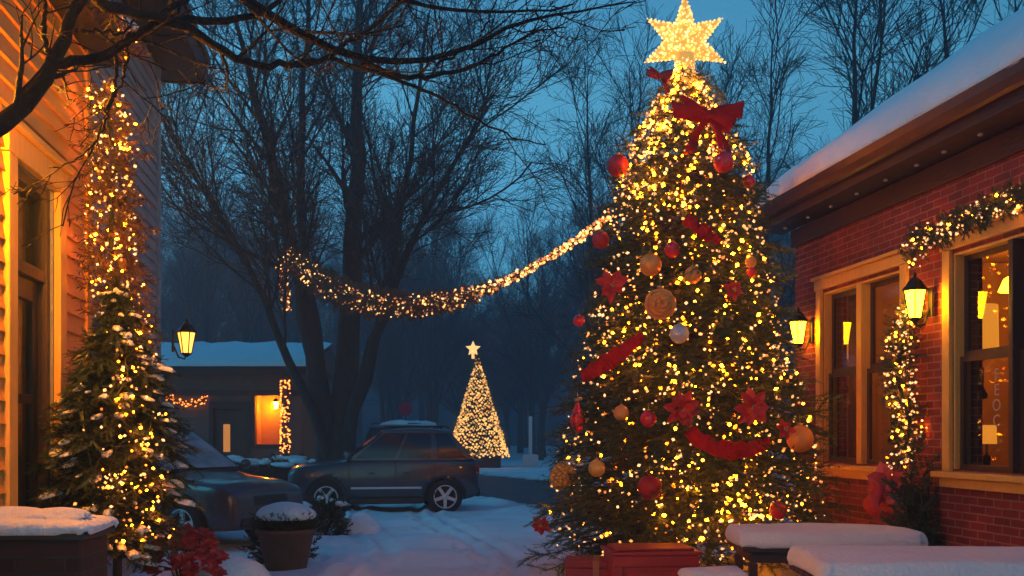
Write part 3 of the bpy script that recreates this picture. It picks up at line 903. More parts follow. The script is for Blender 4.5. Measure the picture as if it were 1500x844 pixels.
def trees():
    # big tree with several stems behind the parked cars
    Y = 27.0
    base = G(492, 690); base = Vector(((492 - 750) / F * Y, Y, 0))
    def st(*pp): return [base + Vector(((pp[0][0] - 492) / F * Y * .8, 0, 0))] + [P(x, y, Y + d) for x, y, d in pp]
    stems = [
        (st((482, 640, 0), (462, 540, -.1), (446, 440, -.3), (428, 350, -.6), (398, 240, -1.2), (372, 140, -1.8), (345, 30, -2.4)), .36, .05),
        (st((498, 640, .1), (508, 540, .2), (514, 440, .3), (521, 320, .3), (526, 200, .5), (524, 90, .6), (530, -60, .8)), .42, .06),
        (st((505, 650, -.2), (530, 560, -.6), (556, 470, -1.0), (585, 390, -1.4), (630, 300, -1.9), (680, 220, -2.4), (720, 150, -2.8)), .21, .03),
        (st((500, 655, .4), (522, 590, .8), (548, 520, 1.4), (570, 420, 1.9), (590, 300, 2.4), (612, 160, 2.8), (628, 20, 3.0)), .17, .04),
        (st((486, 650, -.2), (455, 600, -.5), (420, 520, -.9), (385, 440, -1.3), (340, 350, -1.9), (292, 270, -2.3), (250, 190, -2.6)), .17, .03),
        (st((488, 640, .6), (470, 520, 1.2), (448, 420, 1.6), (437, 300, 2.0), (442, 180, 2.2), (450, 60, 2.3), (455, -60, 2.5)), .22, .05),
    ]
    spec = [(15, .40, (3.0, 5.2), (.45, .85), .07, .05, .42, .022, 8, 5),
            (9, .12, (1.4, 2.4), (.4, .9), .10, .035, .5, .011, 6, 4),
            (8, .10, (.7, 1.4), (.35, .9), .12, .03, .55, .0065, 5, 3),
            (3, .2, (.3, .7), (.4, .9), .12, .02, .6, .0055, 3, 3)]
    bare_tree('large bare tree with several dark trunks rising behind the parked cars', base, stems, spec, 21)

    # the tall tree behind the snowy roof on the right
    def single(label, px, py_top, Y, seed, lean=0, spec=None, r0=.16, group=None, forks=2):
        b = Vector(((px - 750) / F * Y, Y, 0))
        H = 1.7 + (635 - py_top) / F * Y
        rg = random.Random(seed)
        stems = []
        for k in range(forks):
            a = rg.uniform(0, 6.3); sp = 0 if k == 0 else H * .16
            pts = [b, b + Vector((lean * .1, 0, H * .25)), b + Vector((lean * .3 + sp * .35 * math.cos(a), sp * .35 * math.sin(a), H * .45)),
                   b + Vector((lean * .6 + sp * .8 * math.cos(a), sp * .8 * math.sin(a), H * .7)), b + Vector((lean + sp * math.cos(a), sp * math.sin(a), H * (1 if k == 0 else .88)))]
            stems.append((pts, r0 if k == 0 else r0 * .7, .02))
        s = spec or [(20, .25, (H * .2, H * .36), (.45, .85), .06, .06, .45, .02, 8, 5),
                     (8, .15, (H * .08, H * .16), (.4, .9), .09, .04, .5, .011, 5, 3),
                     (7, .12, (H * .04, H * .09), (.35, .9), .1, .03, .6, .008, 4, 3)]
        return bare_tree(label, b, stems, s, seed, group)
    single('tall bare tree with an upright crown rising behind the snowy roof', 1245, -60, 27, 5, .2, r0=.2)
    single('bare tree leaning in behind the upper right end of the snowy roof', 1440, -90, 30, 6, -1.5, r0=.17)
    single('bare tree with a slim upright crown just left of the big decorated tree', 872, 118, 38, 7, -.3, r0=.17)
    single('thin bare tree whose crown shows beside the glowing star of the big decorated tree', 930, 95, 42, 8, .2, r0=.17)
    single('bare tree filling the gap between the big decorated tree and the snowy roof', 1118, 60, 33, 9, .3, r0=.17)
    a = single('bare tree among the hazy dark woods behind the street', 300, 270, 62, 10, .3, r0=.2, group='bare trees of the far woods')
    b = single('bare tree among the hazy dark woods behind the street', 780, 330, 66, 11, -.4, r0=.2, group='bare trees of the far woods', forks=3)
    c = single('bare tree among the hazy dark woods behind the street', 560, 300, 70, 12, .1, r0=.2, group='bare trees of the far woods', forks=3)
    rg = random.Random(31)
    src = [a, b, c]
    k = 0
    for row, (Y, n) in enumerate(((58, 10), (72, 18), (86, 24), (102, 30), (120, 34))):
        for i in range(n):
            x = (-.56 + 1.12 * (i + rg.uniform(.1, .9)) / n) * Y
            px = 750 + x / Y * F
            if row == 0 and (630 < px < 760 or px > 1000): continue
            k += 1
            s = rg.uniform(.75, 1.1) * (1 + .10 * row)
            hs = s * rg.uniform(.9, 1.1)
            if 640 < px < 830: hs *= .72
            copy_tree(src[k % 3], (x, Y + rg.uniform(-5, 5), 0), rg.uniform(0, 6.3), (s, hs))

    # dark shrubs under the far woods
    tpl = None


def overhang():
    """bare boughs of a tree standing just left of the camera, reaching over the view"""
    base = Vector((-2.5, 3.2, 0))
    t = thing('overhanging_tree', 'near bare tree whose dark crooked boughs hang across the upper left of the view', 'tree', base, 0)
    b0 = np.array(tuple(base))
    rng = np.random.default_rng(77)
    def B(pts): return [P(x, y, d) for x, y, d in pts]
    fork = Vector((-2.5, 3.3, 2.6))
    trunk = [base, Vector((-2.52, 3.22, 1.2)), Vector((-2.5, 3.25, 2.0)), fork, Vector((-2.7, 3.2, 4.2)), Vector((-2.8, 3.3, 6.5))]
    ff = Vector((-2.7, 3.2, 4.0)); ft = Vector((-2.74, 3.24, 5.0))
    main = [
        ([fork] + B([(-120, 225, 3.9), (0, 189, 4.2), (50, 150, 4.3), (78, 93, 4.4), (95, 50, 4.5), (116, 0, 4.6), (135, -60, 4.7)]), .060, .020),
        (B([(78, 93, 4.4), (105, 92, 4.45), (140, 88, 4.5), (170, 74, 4.6), (198, 50, 4.7), (232, 28, 4.8), (262, 6, 4.9), (300, -30, 5.0)]), .024, .014),
        (B([(78, 90, 4.4), (64, 60, 4.4), (66, 20, 4.4), (70, -30, 4.4)]), .013, .007),
        ([ff] + B([(60, -70, 3.9), (140, 5, 4.2), (180, 18, 4.4), (230, 30, 4.7), (300, 33, 5.0), (360, 29, 5.2), (400, 22, 5.4), (415, -5, 5.5), (425, -40, 5.6)]), .04, .012),
        (B([(230, 30, 4.7), (285, 35, 4.8), (300, 58, 4.9), (335, 85, 5.0), (385, 99, 5.2), (430, 97, 5.4), (480, 86, 5.6), (510, 62, 5.8), (560, 30, 5.9), (600, -10, 6)]), .024, .010),
        ([ft] + B([(250, -80, 4.6), (330, -20, 5.0), (390, 25, 5.3), (440, 50, 5.5), (480, 78, 5.6), (530, 92, 5.8), (590, 100, 6.0), (640, 92, 6.1), (690, 72, 6.3), (740, 42, 6.4), (785, 18, 6.6), (850, 20, 6.8), (925, 3, 7.0)]), .045, .005),
        (B([(530, 92, 5.8), (580, 112, 5.9), (630, 115, 6.1), (690, 100, 6.2), (740, 70, 6.4), (790, 42, 6.5), (830, 40, 6.6)]), .018, .004),
        (B([(480, 84, 5.6), (560, 108, 5.7), (620, 130, 5.9), (660, 150, 6.0), (700, 178, 6.1), (750, 202, 6.2), (800, 212, 6.3)]), .014, .004),
        ([ft] + B([(430, -60, 5.3), (520, -20, 5.6), (590, 4, 5.8), (650, 12, 6.0), (700, 20, 6.2), (770, 22, 6.4), (840, 6, 6.6)]), .03, .006),
        (B([(168, 76, 4.6), (170, 110, 4.6), (164, 145, 4.6), (152, 185, 4.6), (128, 225, 4.6), (95, 240, 4.6), (72, 246, 4.6)]), .010, .003),
        (B([(186, 62, 4.7), (186, 90, 4.7), (180, 120, 4.7), (165, 148, 4.65), (160, 165, 4.65)]), .008, .004),
        (B([(110, 46, 4.5), (150, 48, 4.5), (180, 52, 4.55), (200, 30, 4.6), (210, -20, 4.6)]), .009, .004),
        (B([(640, 96, 6.1), (700, 60, 6.3), (720, 20, 6.4), (730, -20, 6.5)]), .010, .004),
        (B([(785, 18, 6.6), (820, 55, 6.7), (870, 60, 6.8)]), .007, .003),
    ]
    out = []
    spec = [(7, .12, (.35, .8), (.4, 1.0), .13, .05, .45, .0035, 7, 5),
            (4, .15, (.18, .4), (.4, 1.0), .14, .04, .6, .0026, 5, 4),
            (2, .2, (.10, .2), (.4, .9), .12, .03, .7, .0022, 3, 3)]
    tv = [(path_pts(trunk, 14) - b0, np.linspace(.17, .05, 14), 12)]
    lim = []
    for i, (pts, r0, r1) in enumerate(main):
        q = path_pts(pts, 26) - b0
        q[1:-1] += rng.normal(0, .006, (24, 3))
        rad = np.linspace(r0, r1, 26)
        lim.append((q, rad, 9))
        ns = [(max(2, int(7 * (1.3 if i in (4, 5, 6, 8) else .55))),) + spec[0][1:]] + spec[1:]
        ramify(q[6:] if i in (0, 3, 5, 8) else q, rad[6:] if i in (0, 3, 5, 8) else rad, out, rng, ns)
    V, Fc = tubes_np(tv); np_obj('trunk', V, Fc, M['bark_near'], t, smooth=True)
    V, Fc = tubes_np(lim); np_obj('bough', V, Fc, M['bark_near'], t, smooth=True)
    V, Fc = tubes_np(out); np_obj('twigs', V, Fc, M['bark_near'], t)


# ------------------------------------------------------------------ conifers
def conifer(t, prof, z0, z1, tiers, per, rng, needle, droop=.25, dense=1.0, tpls=SPRIG, sc=(.8, 1.25), hole=None):
    """branches in whorls; prof(z) is the crown radius. Everything relative to the tree's foot."""
    br = []; loc = []; dr = []; up = []; size = []
    tips = []
    for i in range(tiers):
        z = z0 + (z1 - z0) * ((i + .5) / tiers) ** .92
        R = prof(z)
        n = max(5, int(per * (.35 + .65 * R / prof(z0 + .1 * (z1 - z0)))))
        a0 = rng.uniform(0, 6.3)
        for k in range(n):
            a = a0 + 2 * PI * (k + rng.uniform(-.3, .3)) / n
            r = R * rng.uniform(.80, 1.17)
            h = np.array((math.cos(a), math.sin(a), 0))
            zz = z + rng.normal(0, .05)
            m = 7
            f = np.linspace(0, 1, m)
            lift = .10 * r
            pts = h[None] * (f * r)[:, None] + np.array((0, 0, zz + droop * r * .55))[None]
            pts[:, 2] += -droop * r * f ** 1.2 + lift * np.maximum(0, f - .7) * 1.4
            pts[1:] += rng.normal(0, .018, (m - 1, 3))
            br.append((pts, np.linspace(.010 + .008 * R, .004, m), 4))
            tips.append(pts[-1])
            ns = int(dense * (6 + 15 * r))
            for s in range(ns):
                g = 1 - (1 - (s + rng.uniform(0, 1)) / ns) * .72
                x = min(g * (m - 1), m - 1.001); ii = int(x)
                p = pts[ii] * (1 - x + ii) + pts[ii + 1] * (x - ii)
                tt = pts[ii + 1] - pts[ii]; tt /= np.linalg.norm(tt)
                sd = np.cross(tt, (0, 0, 1)); sd /= np.linalg.norm(sd)
                an = rng.uniform(.3, 1.1) * rng.choice((-1, 1))
                d = tt * math.cos(an) + sd * math.sin(an) + np.array((0, 0, rng.normal(-.02, .28)))
                loc.append(p); dr.append(d); up.append(np.array((0, 0, 1.0)) + rng.normal(0, .25, 3)); size.append(rng.uniform(*sc) * (.75 + .35 * min(1, r)))
            loc.append(pts[-2]); dr.append(pts[-1] - pts[-2]); up.append(np.array((0, 0, 1.0))); size.append(1.0)
    loc = np.array(loc); dr = np.array(dr); up = np.array(up); size = np.array(size)
    sel = rng.integers(0, len(tpls), len(loc))
    parts = [place_np(tpls[k], loc[sel == k], dr[sel == k], up[sel == k], size[sel == k]) for k in range(len(tpls))]
    V, Fc = join_np(parts); np_obj('crown', V, Fc, M[needle], t)
    V, Fc = tubes_np(br); np_obj('branches', V, Fc, M['bark'], t)
    MB().tube([(0, 0, -.02), (0, 0, z0), (.01, 0, (z0 + z1) / 2), (0, 0, z1 + .05)], [.09 if z1 > 4 else .035, .08 if z1 > 4 else .03, .05 if z1 > 4 else .02, .008], 10).build('trunk', M['bark'], t, smooth=True)
    return tips, loc


BT = Vector(((1003 - 750) / F * 11.5, 11.5, 0)); BS = F / 11.5
_bz = np.array([(635 - y) / BS + CAM_H for y in (812, 770, 720, 650, 560, 470, 400, 320, 250, 200, 140, 100)])
_br = np.array([195, 212, 204, 192, 172, 150, 130, 113, 102, 80, 42, 14]) / BS * .97
def big_prof(z): return float(np.interp(z, _bz, _br))


def front(px, py, extra=0.0):
    """point on the big tree's outer surface seen at the photo pixel"""
    Y = 11.5
    for _ in range(6):
        p = P(px, py, Y)
        R = big_prof(p.z)
        dx = p.x - BT.x
        dy = math.sqrt(max(0.03, R * R - min(dx * dx, R * R * .97)))
        Y = 11.5 - dy - extra
    return P(px, py, Y)


def big_tree():
    rng = np.random.default_rng(41)
    t = thing('christmas_tree', 'tall decorated fir tree covered in warm lights beside the brick building', 'tree', BT)
    tips, loc = conifer(t, big_prof, float(_bz[0]) + .05, float(_bz[-1]) - .05, 44, 19, rng, 'needle', .30, 1.15)
    # the light string wound round the tree
    ls = thing('light_string', 'warm fairy light string wound all over the tall decorated tree', 'lights', BT)
    pts = []
    dark = [(1068, 285, 42), (1095, 475, 40), (985, 505, 26), (905, 650, 36), (860, 735, 34), (1075, 590, 30), (1045, 695, 26), (870, 590, 24), (930, 360, 24), (1060, 410, 26), (990, 330, 20)]
    bright = [(940, 240, 55), (975, 215, 40), (1000, 290, 40), (930, 300, 50), (1085, 335, 42), (950, 465, 45), (1110, 500, 45), (1095, 540, 40), (970, 560, 40), (1030, 560, 40), (1010, 740, 55), (1080, 720, 50), (1120, 730, 40), (950, 720, 40), (1000, 180, 35), (960, 180, 28), (900, 500, 45), (1050, 500, 40), (1010, 700, 35)]
    n = 0
    deep = []
    while n < 2700:
        z = _bz[0] + (_bz[-1] - _bz[0]) * rng.uniform(0.02, 1) ** 1.15
        a = rng.uniform(0, 2 * PI); R = big_prof(z) * (.99 - .28 * rng.uniform(0, 1) ** 1.4)
        p = np.array((BT.x + R * math.cos(a), BT.y + R * math.sin(a), z))
        px = 750 + F * p[0] / p[1]; py = HOR - F * (z - CAM_H) / p[1]
        # lights hang in bunches: leave gaps between them
        cl = .5 + .5 * math.sin(p[0] * 6.1 + 1.3 * math.sin(z * 4.2)) * math.sin(z * 7.3 + 2 * math.sin(p[0] * 3.1 + p[1] * 5.0))
        w = .10 + .55 * cl ** 1.6
        if math.sin(a) < .2:
            for x, y, r in bright:
                w += .62 * math.exp(-((px - x) ** 2 + (py - y) ** 2) / (r * r)) * (.35 + .65 * cl)
            for x, y, r in dark:
                w *= 1 - .93 * math.exp(-((px - x) ** 2 + (py - y) ** 2) / (r * r))
            if py > 700 and px < 1000: w *= .5
        else:
            w = .2
        if rng.uniform() < w:
            pts.append(p); n += 1
    pts = np.array(pts)
    sel = np.argsort(np.hypot(pts[:, 0] - BT.x, pts[:, 1] - BT.y) / np.array([big_prof(z) for z in pts[:, 2]]))
    outer = pts[sel[650:]]
    inner = pts[sel[:650]].copy()
    k = rng.uniform(.62, .90, len(inner))[:, None]
    inner[:, :2] = np.array((BT.x, BT.y)) + (inner[:, :2] - np.array((BT.x, BT.y))) * k
    bulbs(ls, outer, .0150, (('bulb_cream', .46), ('bulb_gold', .30), ('bulb_ember', .14), ('bulb_warm', .10)), rng, var=(.55, 1.5))
    bulbs(ls, inner, .0190, (('bulb_warm', .5), ('bulb_amber', .3), ('bulb_pale', .2)), rng, cap=0, var=(.5, 1.4))
    k = []
    for i in range(900):
        f = i / 899; z = _bz[0] + (_bz[-1] - _bz[0]) * f; a = i * .38
        R = big_prof(z) * .93
        k.append((BT.x + R * math.cos(a), BT.y + R * math.sin(a), z))
    wire(ls, k, .004, 3)

    # glowing star topper
    c = P(1003, 62, 11.5)
    s = thing('star_topper', 'large golden star studded with lights on top of the tall tree', 'star', c)
    ro, ri = 66 / BS, 30 / BS
    b = MB(); n = 6
    tipsl = [(0, 1.08), (58, .98), (117, 1.0), (180, .62), (243, 1.0), (302, .98)]
    ring = []
    for i in range(n):
        a, m = tipsl[i]; a2 = (a + (tipsl[(i + 1) % n][0] + (360 if i == n - 1 else 0))) / 2
        ring.append((math.sin(math.radians(a)) * ro * m, math.cos(math.radians(a)) * ro * m))
        ring.append((math.sin(math.radians(a2)) * ri, math.cos(math.radians(a2)) * ri))
    vs = [(x, 0, z) for x, z in ring] + [(0, -.09, 0), (0, .09, 0)]
    m = len(ring)
    fs = [(i, (i + 1) % m, m) for i in range(m)] + [((i + 1) % m, i, m + 1) for i in range(m)]
    b.add(vs, fs)
    b.tube([(0, .0, -.15), (0, 0, -.55)], [.125, .10], 12)
    b.build('star_body', M['star_gold'], s)
    pts = []
    import itertools
    inside = lambda x, z: _in(ring, x, z)
    while len(pts) < 330:
        x, z = rng.uniform(-ro * 1.1, ro * 1.1), rng.uniform(-ro * 1.1, ro * 1.1)
        if inside(x, z):
            d = .09 * max(0, 1 - math.hypot(x, z) / (ro * .8))
            pts.append((c.x + x, c.y - .012 - d, c.z + z))
    for i in range(70):
        a = rng.uniform(PI * .9, PI * 2.1); z = rng.uniform(-.56, -.2)
        pts.append((c.x + .115 * math.cos(a), c.y + .115 * math.sin(a), c.z + z))
    for i in range(m):                                   # outline
        x0, z0 = ring[i]; x1, z1 = ring[(i + 1) % m]
        for q in range(7):
            f = q / 7; pts.append((c.x + x0 + (x1 - x0) * f, c.y - .01, c.z + z0 + (z1 - z0) * f))
    bulbs(s, pts, .015, (('bulb_star', .7), ('bulb_star_pale', .3)), rng)
    return t


def _in(poly, x, y):
    r = False; n = len(poly)
    for i in range(n):
        x0, y0 = poly[i]; x1, y1 = poly[(i + 1) % n]
        if (y0 > y) != (y1 > y) and x < (x1 - x0) * (y - y0) / (y1 - y0) + x0: r = not r
    return r


# ------------------------------------------------------------------ ornaments
def petals(mb, c, n, L, W, rng, tilt=(.1, .9), outdir=Vector((0, -1, 0)), M4=None):
    o = outdir.normalized(); a = o.orthogonal().normalized(); b = o.cross(a)
    for i in range(n):
        an = 2 * PI * i / n + rng.uniform(-.25, .25)
        e = rng.uniform(*tilt)
        d = (a * math.cos(an) + b * math.sin(an)) * math.cos(e) + o * math.sin(e)
        s = d.cross(o).normalized() if d.cross(o).length > 1e-3 else a
        l = L * rng.uniform(.75, 1.1); w = W * rng.uniform(.8, 1.15)
        nrm = s.cross(d).normalized()
        p = [c, c + d * l * .35 + s * w * .5 + nrm * w * .12, c + d * l * .7 + s * w * .42, c + d * l + o * (-.12 * l), c + d * l * .7 - s * w * .42, c + d * l * .35 - s * w * .5 + nrm * w * .12, c + d * l * .5 - nrm * w * .1]
        mb.add(p, [(0, 1, 6), (1, 2, 6), (2, 3, 6), (3, 4, 6), (4, 5, 6), (5, 0, 6)])


def ribbon_np(pts, width_dir, w, thick=.006):
    """pts, list of width vectors -> MB of a ribbon with thickness"""
    b = MB(); vs = []; fs = []; k = len(pts)
    for i in range(k):
        p = Vector(pts[i]); t = (Vector(pts[min(i + 1, k - 1)]) - Vector(pts[max(i - 1, 0)])).normalized()
        d = Vector(width_dir[i] if isinstance(width_dir, list) else width_dir).normalized()
        nn = t.cross(d).normalized() * thick
        ww = w[i] if hasattr(w, '__len__') else w
        vs += [p + d * ww / 2 + nn, p - d * ww / 2 + nn, p - d * ww / 2 - nn, p + d * ww / 2 - nn]
    for i in range(k - 1):
        for q in range(4): fs.append((4 * i + q, 4 * i + (q + 1) % 4, 4 * i + 4 + (q + 1) % 4, 4 * i + 4 + q))
    fs += [(0, 3, 2, 1), (4 * k - 4, 4 * k - 3, 4 * k - 2, 4 * k - 1)]
    return b.add(vs, fs)


def bow(name, label, c, s, rng, m='red_cloth', tails=2, spread=1.0, cat='bow', group=None, face=(0, -1, 0)):
    t = thing(name, label, cat, c, 0, group)
    f = Vector(face).normalized(); r = Vector((0, 0, 1)).cross(f).normalized() * -1; u = Vector((0, 0, 1))
    for sg in (-1, 1):
        pts = []; wd = []; ws = []
        for i in range(17):
            a = 2 * PI * i / 16
            x = sg * (.52 * (1 - math.cos(a)) / 2 * spread) * s
            y = .17 * math.sin(a) * s
            pts.append(r * x + f * (.06 * s + y * .7) + u * (.10 * s * (1 - math.cos(a)) / 2 + .03 * s * math.sin(a * 2)))
            wd.append(u + r * .15 * sg)
            ws.append(s * (.10 + .16 * (1 - math.cos(a)) / 2))
        ribbon_np(pts, wd, ws).build('loop', M[m], t, smooth=True)
    for sg in (-1, 1):
        pts = []; wd = []; ws = []
        for i in range(17):
            a = 2 * PI * i / 16
            x = sg * (.36 * (1 - math.cos(a)) / 2 * spread) * s
            pts.append(r * x + f * (.09 * s + .12 * math.sin(a) * s) + u * ((-.16 if sg < 0 else .2) * s * (1 - math.cos(a)) / 2))
            wd.append(u * .8 + r * .5 * sg + f * .2 * math.sin(a)); ws.append(s * (.09 + .12 * (1 - math.cos(a)) / 2))
        ribbon_np(pts, wd, ws).build('loop', M[m], t, smooth=True)
    MB().blob((f.x * .07 * s, f.y * .07 * s, .0), (.085 * s, .07 * s, .085 * s), 2, .12, 3).build('knot', M[m], t, smooth=True)
    for k in range(tails):
        sg = -1 if k == 0 else 1
        pts = []; wd = []
        for i in range(9):
            g = i / 8
            pts.append(r * sg * (.04 + .26 * g * (1 + .2 * math.sin(g * 4))) * s + f * (.05 + .04 * math.sin(g * 7 + k)) * s + u * (-.05 - .52 * g) * s)
            wd.append(r + f * .3 * math.sin(g * 5))
        ribbon_np(pts, wd, [s * (.09 + .1 * i / 8) for i in range(9)]).build('tail', M[m], t, smooth=True)
    return t


def ball(label, px, py, d, m, kind='ball', extra=.03):
    r = d / 2 / BS * .84
    c = front(px, py, extra)
    t = thing({'ball': 'bauble', 'drop': 'drop_ornament', 'rose': 'rose_ornament', 'cone': 'cone_ornament'}[kind], label, 'ornament', c, 0, 'ornaments hung on the tall decorated tree')
    if kind == 'drop':
        MB().lathe([(.004, -r * 2.0), (r * .55, -r * 1.6), (r * .95, -r * .6), (r * .9, r * .1), (r * .5, r * 1.1), (r * .15, r * 1.9), (.004, r * 2.1)], 18).build('drop', M[m], t, smooth=True)
        r *= 2.1
    elif kind == 'rose':
        b = MB()
        for k in range(4):
            q = 5 + 2 * k; rr = r * (.25 + .26 * k)
            for i in range(q):
                a = 2 * PI * i / q + k * .6
                cc = Vector((math.cos(a) * rr * .75, -r * (.75 - .26 * k), math.sin(a) * rr * .75))
                M4 = Matrix.Translation(cc) @ Matrix.Rotation(-a, 4, 'Y') @ Matrix.Rotation(.5 + .15 * k, 4, 'Z')
                v0 = len(b.v)
                b.blob((0, 0, 0), (r * .10, r * .30, rr * .62 * .8 + r * .12), 1, .1, i)
                for j in range(v0, len(b.v)): b.v[j] = M4 @ Vector(b.v[j])
        b.blob((0, 0, 0), (r * .8, r * .6, r * .8), 2, .05)
        b.build('rose', M[m], t, smooth=True)
    elif kind == 'cone':
        b = MB().blob((0, 0, 0), (r * .8, r * .8, r * .85), 2, .05)
        for i in range(80):
            zz = 1 - 2 * (i + .5) / 80; a = i * 2.39996; q = math.sqrt(1 - zz * zz)
            b.blob((q * math.cos(a) * r * .85, q * math.sin(a) * r * .85, zz * r * .9), (r * .2, r * .2, r * .17), 1, .1, i)
        b.build('cone', M[m], t, smooth=True)
    else:
        MB().blob((0, 0, 0), (r, r, r * 1.03), 3, .0).build('ball', M[m], t, smooth=True)
    MB().lathe([(r * .2, r * .97), (r * .22, r * 1.16), (.003, r * 1.2)], 10).tube([(0, 0, r * 1.18), (.0, .01, r * 1.5), (0, .04, r * 1.9)], .0025, 4).build('cap', M['gold_cap'], t, smooth=True)


def ornaments():
    rng = random.Random(9)
    B = [('round orange bauble below the left edge of the upper red ribbon', 953, 388, 36, 'ball_orange', 'ball'),
         ('small bright red bauble just above the round orange bauble', 985, 366, 25, 'ball_red', 'ball'),
         ('small pale orange bauble right of the round orange bauble', 1015, 403, 27, 'ball_orange', 'ball'),
         ('big orange rose shaped ornament near the middle of the tall tree', 967, 446, 50, 'ball_orange', 'rose'),
         ('silver grey bauble right of the long slanting ribbon', 995, 489, 30, 'ball_silver', 'ball'),
         ('red bauble at the left edge of the tree above the slanting ribbon', 848, 470, 20, 'ball_red', 'ball'),
         ('long red drop ornament hanging at the left edge of the tree', 846, 612, 26, 'ball_red', 'drop'),
         ('small orange bauble right of the long red drop ornament', 910, 605, 24, 'ball_orange', 'ball'),
         ('shiny red bauble beside the dark red flower in the middle of the tree', 950, 614, 26, 'ball_red', 'ball'),
         ('large orange bauble at the right edge beside the window frame', 1172, 643, 42, 'ball_orange', 'ball'),
         ('big knobbly golden cone ornament low on the left side of the tree', 825, 699, 46, 'ball_gold', 'cone'),
         ('small golden bauble right of the knobbly cone ornament', 874, 686, 27, 'ball_gold', 'ball'),
         ('broad dark red bauble low in the middle of the tree', 952, 714, 38, 'deep_red', 'ball'),
         ('red bauble low on the tree just over the snowy table', 1140, 748, 27, 'ball_red', 'ball'),
         ('red bauble high on the right below the large red bow', 1060, 238, 34, 'ball_red', 'ball'),
         ('dark red bauble at the upper left edge of the tree', 905, 243, 38, 'deep_red', 'ball'),
         ('small orange bauble near the right edge under the eaves', 1100, 384, 18, 'ball_orange', 'ball'),
         ('small red bauble hanging right under the small orange bauble near the eaves', 1101, 399, 16, 'ball_red', 'ball'),
         ('dark red bauble at the left edge where the light garland meets the tree', 880, 352, 30, 'deep_red', 'ball'),
         ('red bauble at the right edge above the eaves corner', 1097, 266, 22, 'ball_red', 'ball')]
    for l, x, y, d, m, k in B: ball(l, x, y, d, m, k)

    def poin(label, px, py, d, m, n=14):
        c = front(px, py, .05)
        t = thing('flower_ornament', label, 'ornament', c, 0, 'flower ornaments on the tall decorated tree')
        b = MB(); L = d / 2 / BS
        petals(b, Vector((0, 0, 0)), n // 2, L, L * .5, rng, (.05, .35)); petals(b, Vector((0, -.015, 0)), n // 2, L * .7, L * .45, rng, (.4, .8))
        b.build('petals', M[m], t)
        e = MB()
        for i in range(6): e.blob((rng.uniform(-.02, .02), -.03, rng.uniform(-.02, .02)), (.012, .012, .012), 1, 0)
        e.build('centre', M['gold_cap'], t, smooth=True)
    poin('red flower ornament on the left side above the yellow light cluster', 897, 418, 52, 'petal')
    poin('dark red flower ornament in the middle of the tree', 1000, 600, 54, 'petal', 18)
    poin('bright red flower ornament on the right side level with the window', 1103, 597, 56, 'petal', 16)
    poin('small red flower ornament right of the big orange rose', 1075, 425, 34, 'petal', 12)
    poin('red flower ornament at the lowest left tip of the tree', 792, 769, 36, 'petal', 14)
    poin('dark red flower ornament right beside the orange bauble at the window', 1150, 628, 30, 'petal', 12)

    bow('ribbon_bow', 'large bright red ribbon bow near the top of the tall tree', front(1036, 172, .08), 92 / BS, rng, 'red_cloth')
    bow('ribbon_bow', 'small dark red bow just below the golden star', front(966, 112, .05), 44 / BS, rng, 'deep_red', 1, .8)

    def strip(label, pts, w, m='red_cloth', ex=.07):
        q = [front(x, y, ex) for x, y in pts]
        s = path_pts(q, 20)
        c = s.mean(0)
        t = thing('red_ribbon', label, 'ribbon', c, 0, 'red ribbons draped on the tall decorated tree')
        wd = []
        for i in range(20):
            tt = Vector(s[min(i + 1, 19)] - s[max(i - 1, 0)]).normalized()
            wd.append(tt.cross(Vector((0, -1, .15))).normalized() + Vector((0, .55 * math.sin(i * .75), 0)))
        s2 = [Vector(p - c) + Vector((0, .022 * math.sin(i * 1.1), .012 * math.sin(i * 1.7))) for i, p in enumerate(s)]
        ww = [w / BS * (.55 + .45 * math.sin(PI * min(1, (i + 2) / 21))) for i in range(20)]
        ribbon_np(s2, wd, ww, .003).build('cloth', M[m], t, smooth=True)
    strip('long straight red ribbon slanting across the left side of the tree', [(852, 553), (880, 537), (912, 515), (942, 492)], 24)
    strip('short red ribbon slanting down on the upper right of the tree', [(1004, 320), (1022, 333), (1040, 346), (1056, 356)], 20)
    strip('curved red ribbon sagging across the lower right of the tree', [(1008, 630), (1028, 648), (1058, 660), (1095, 660), (1128, 647)], 24)


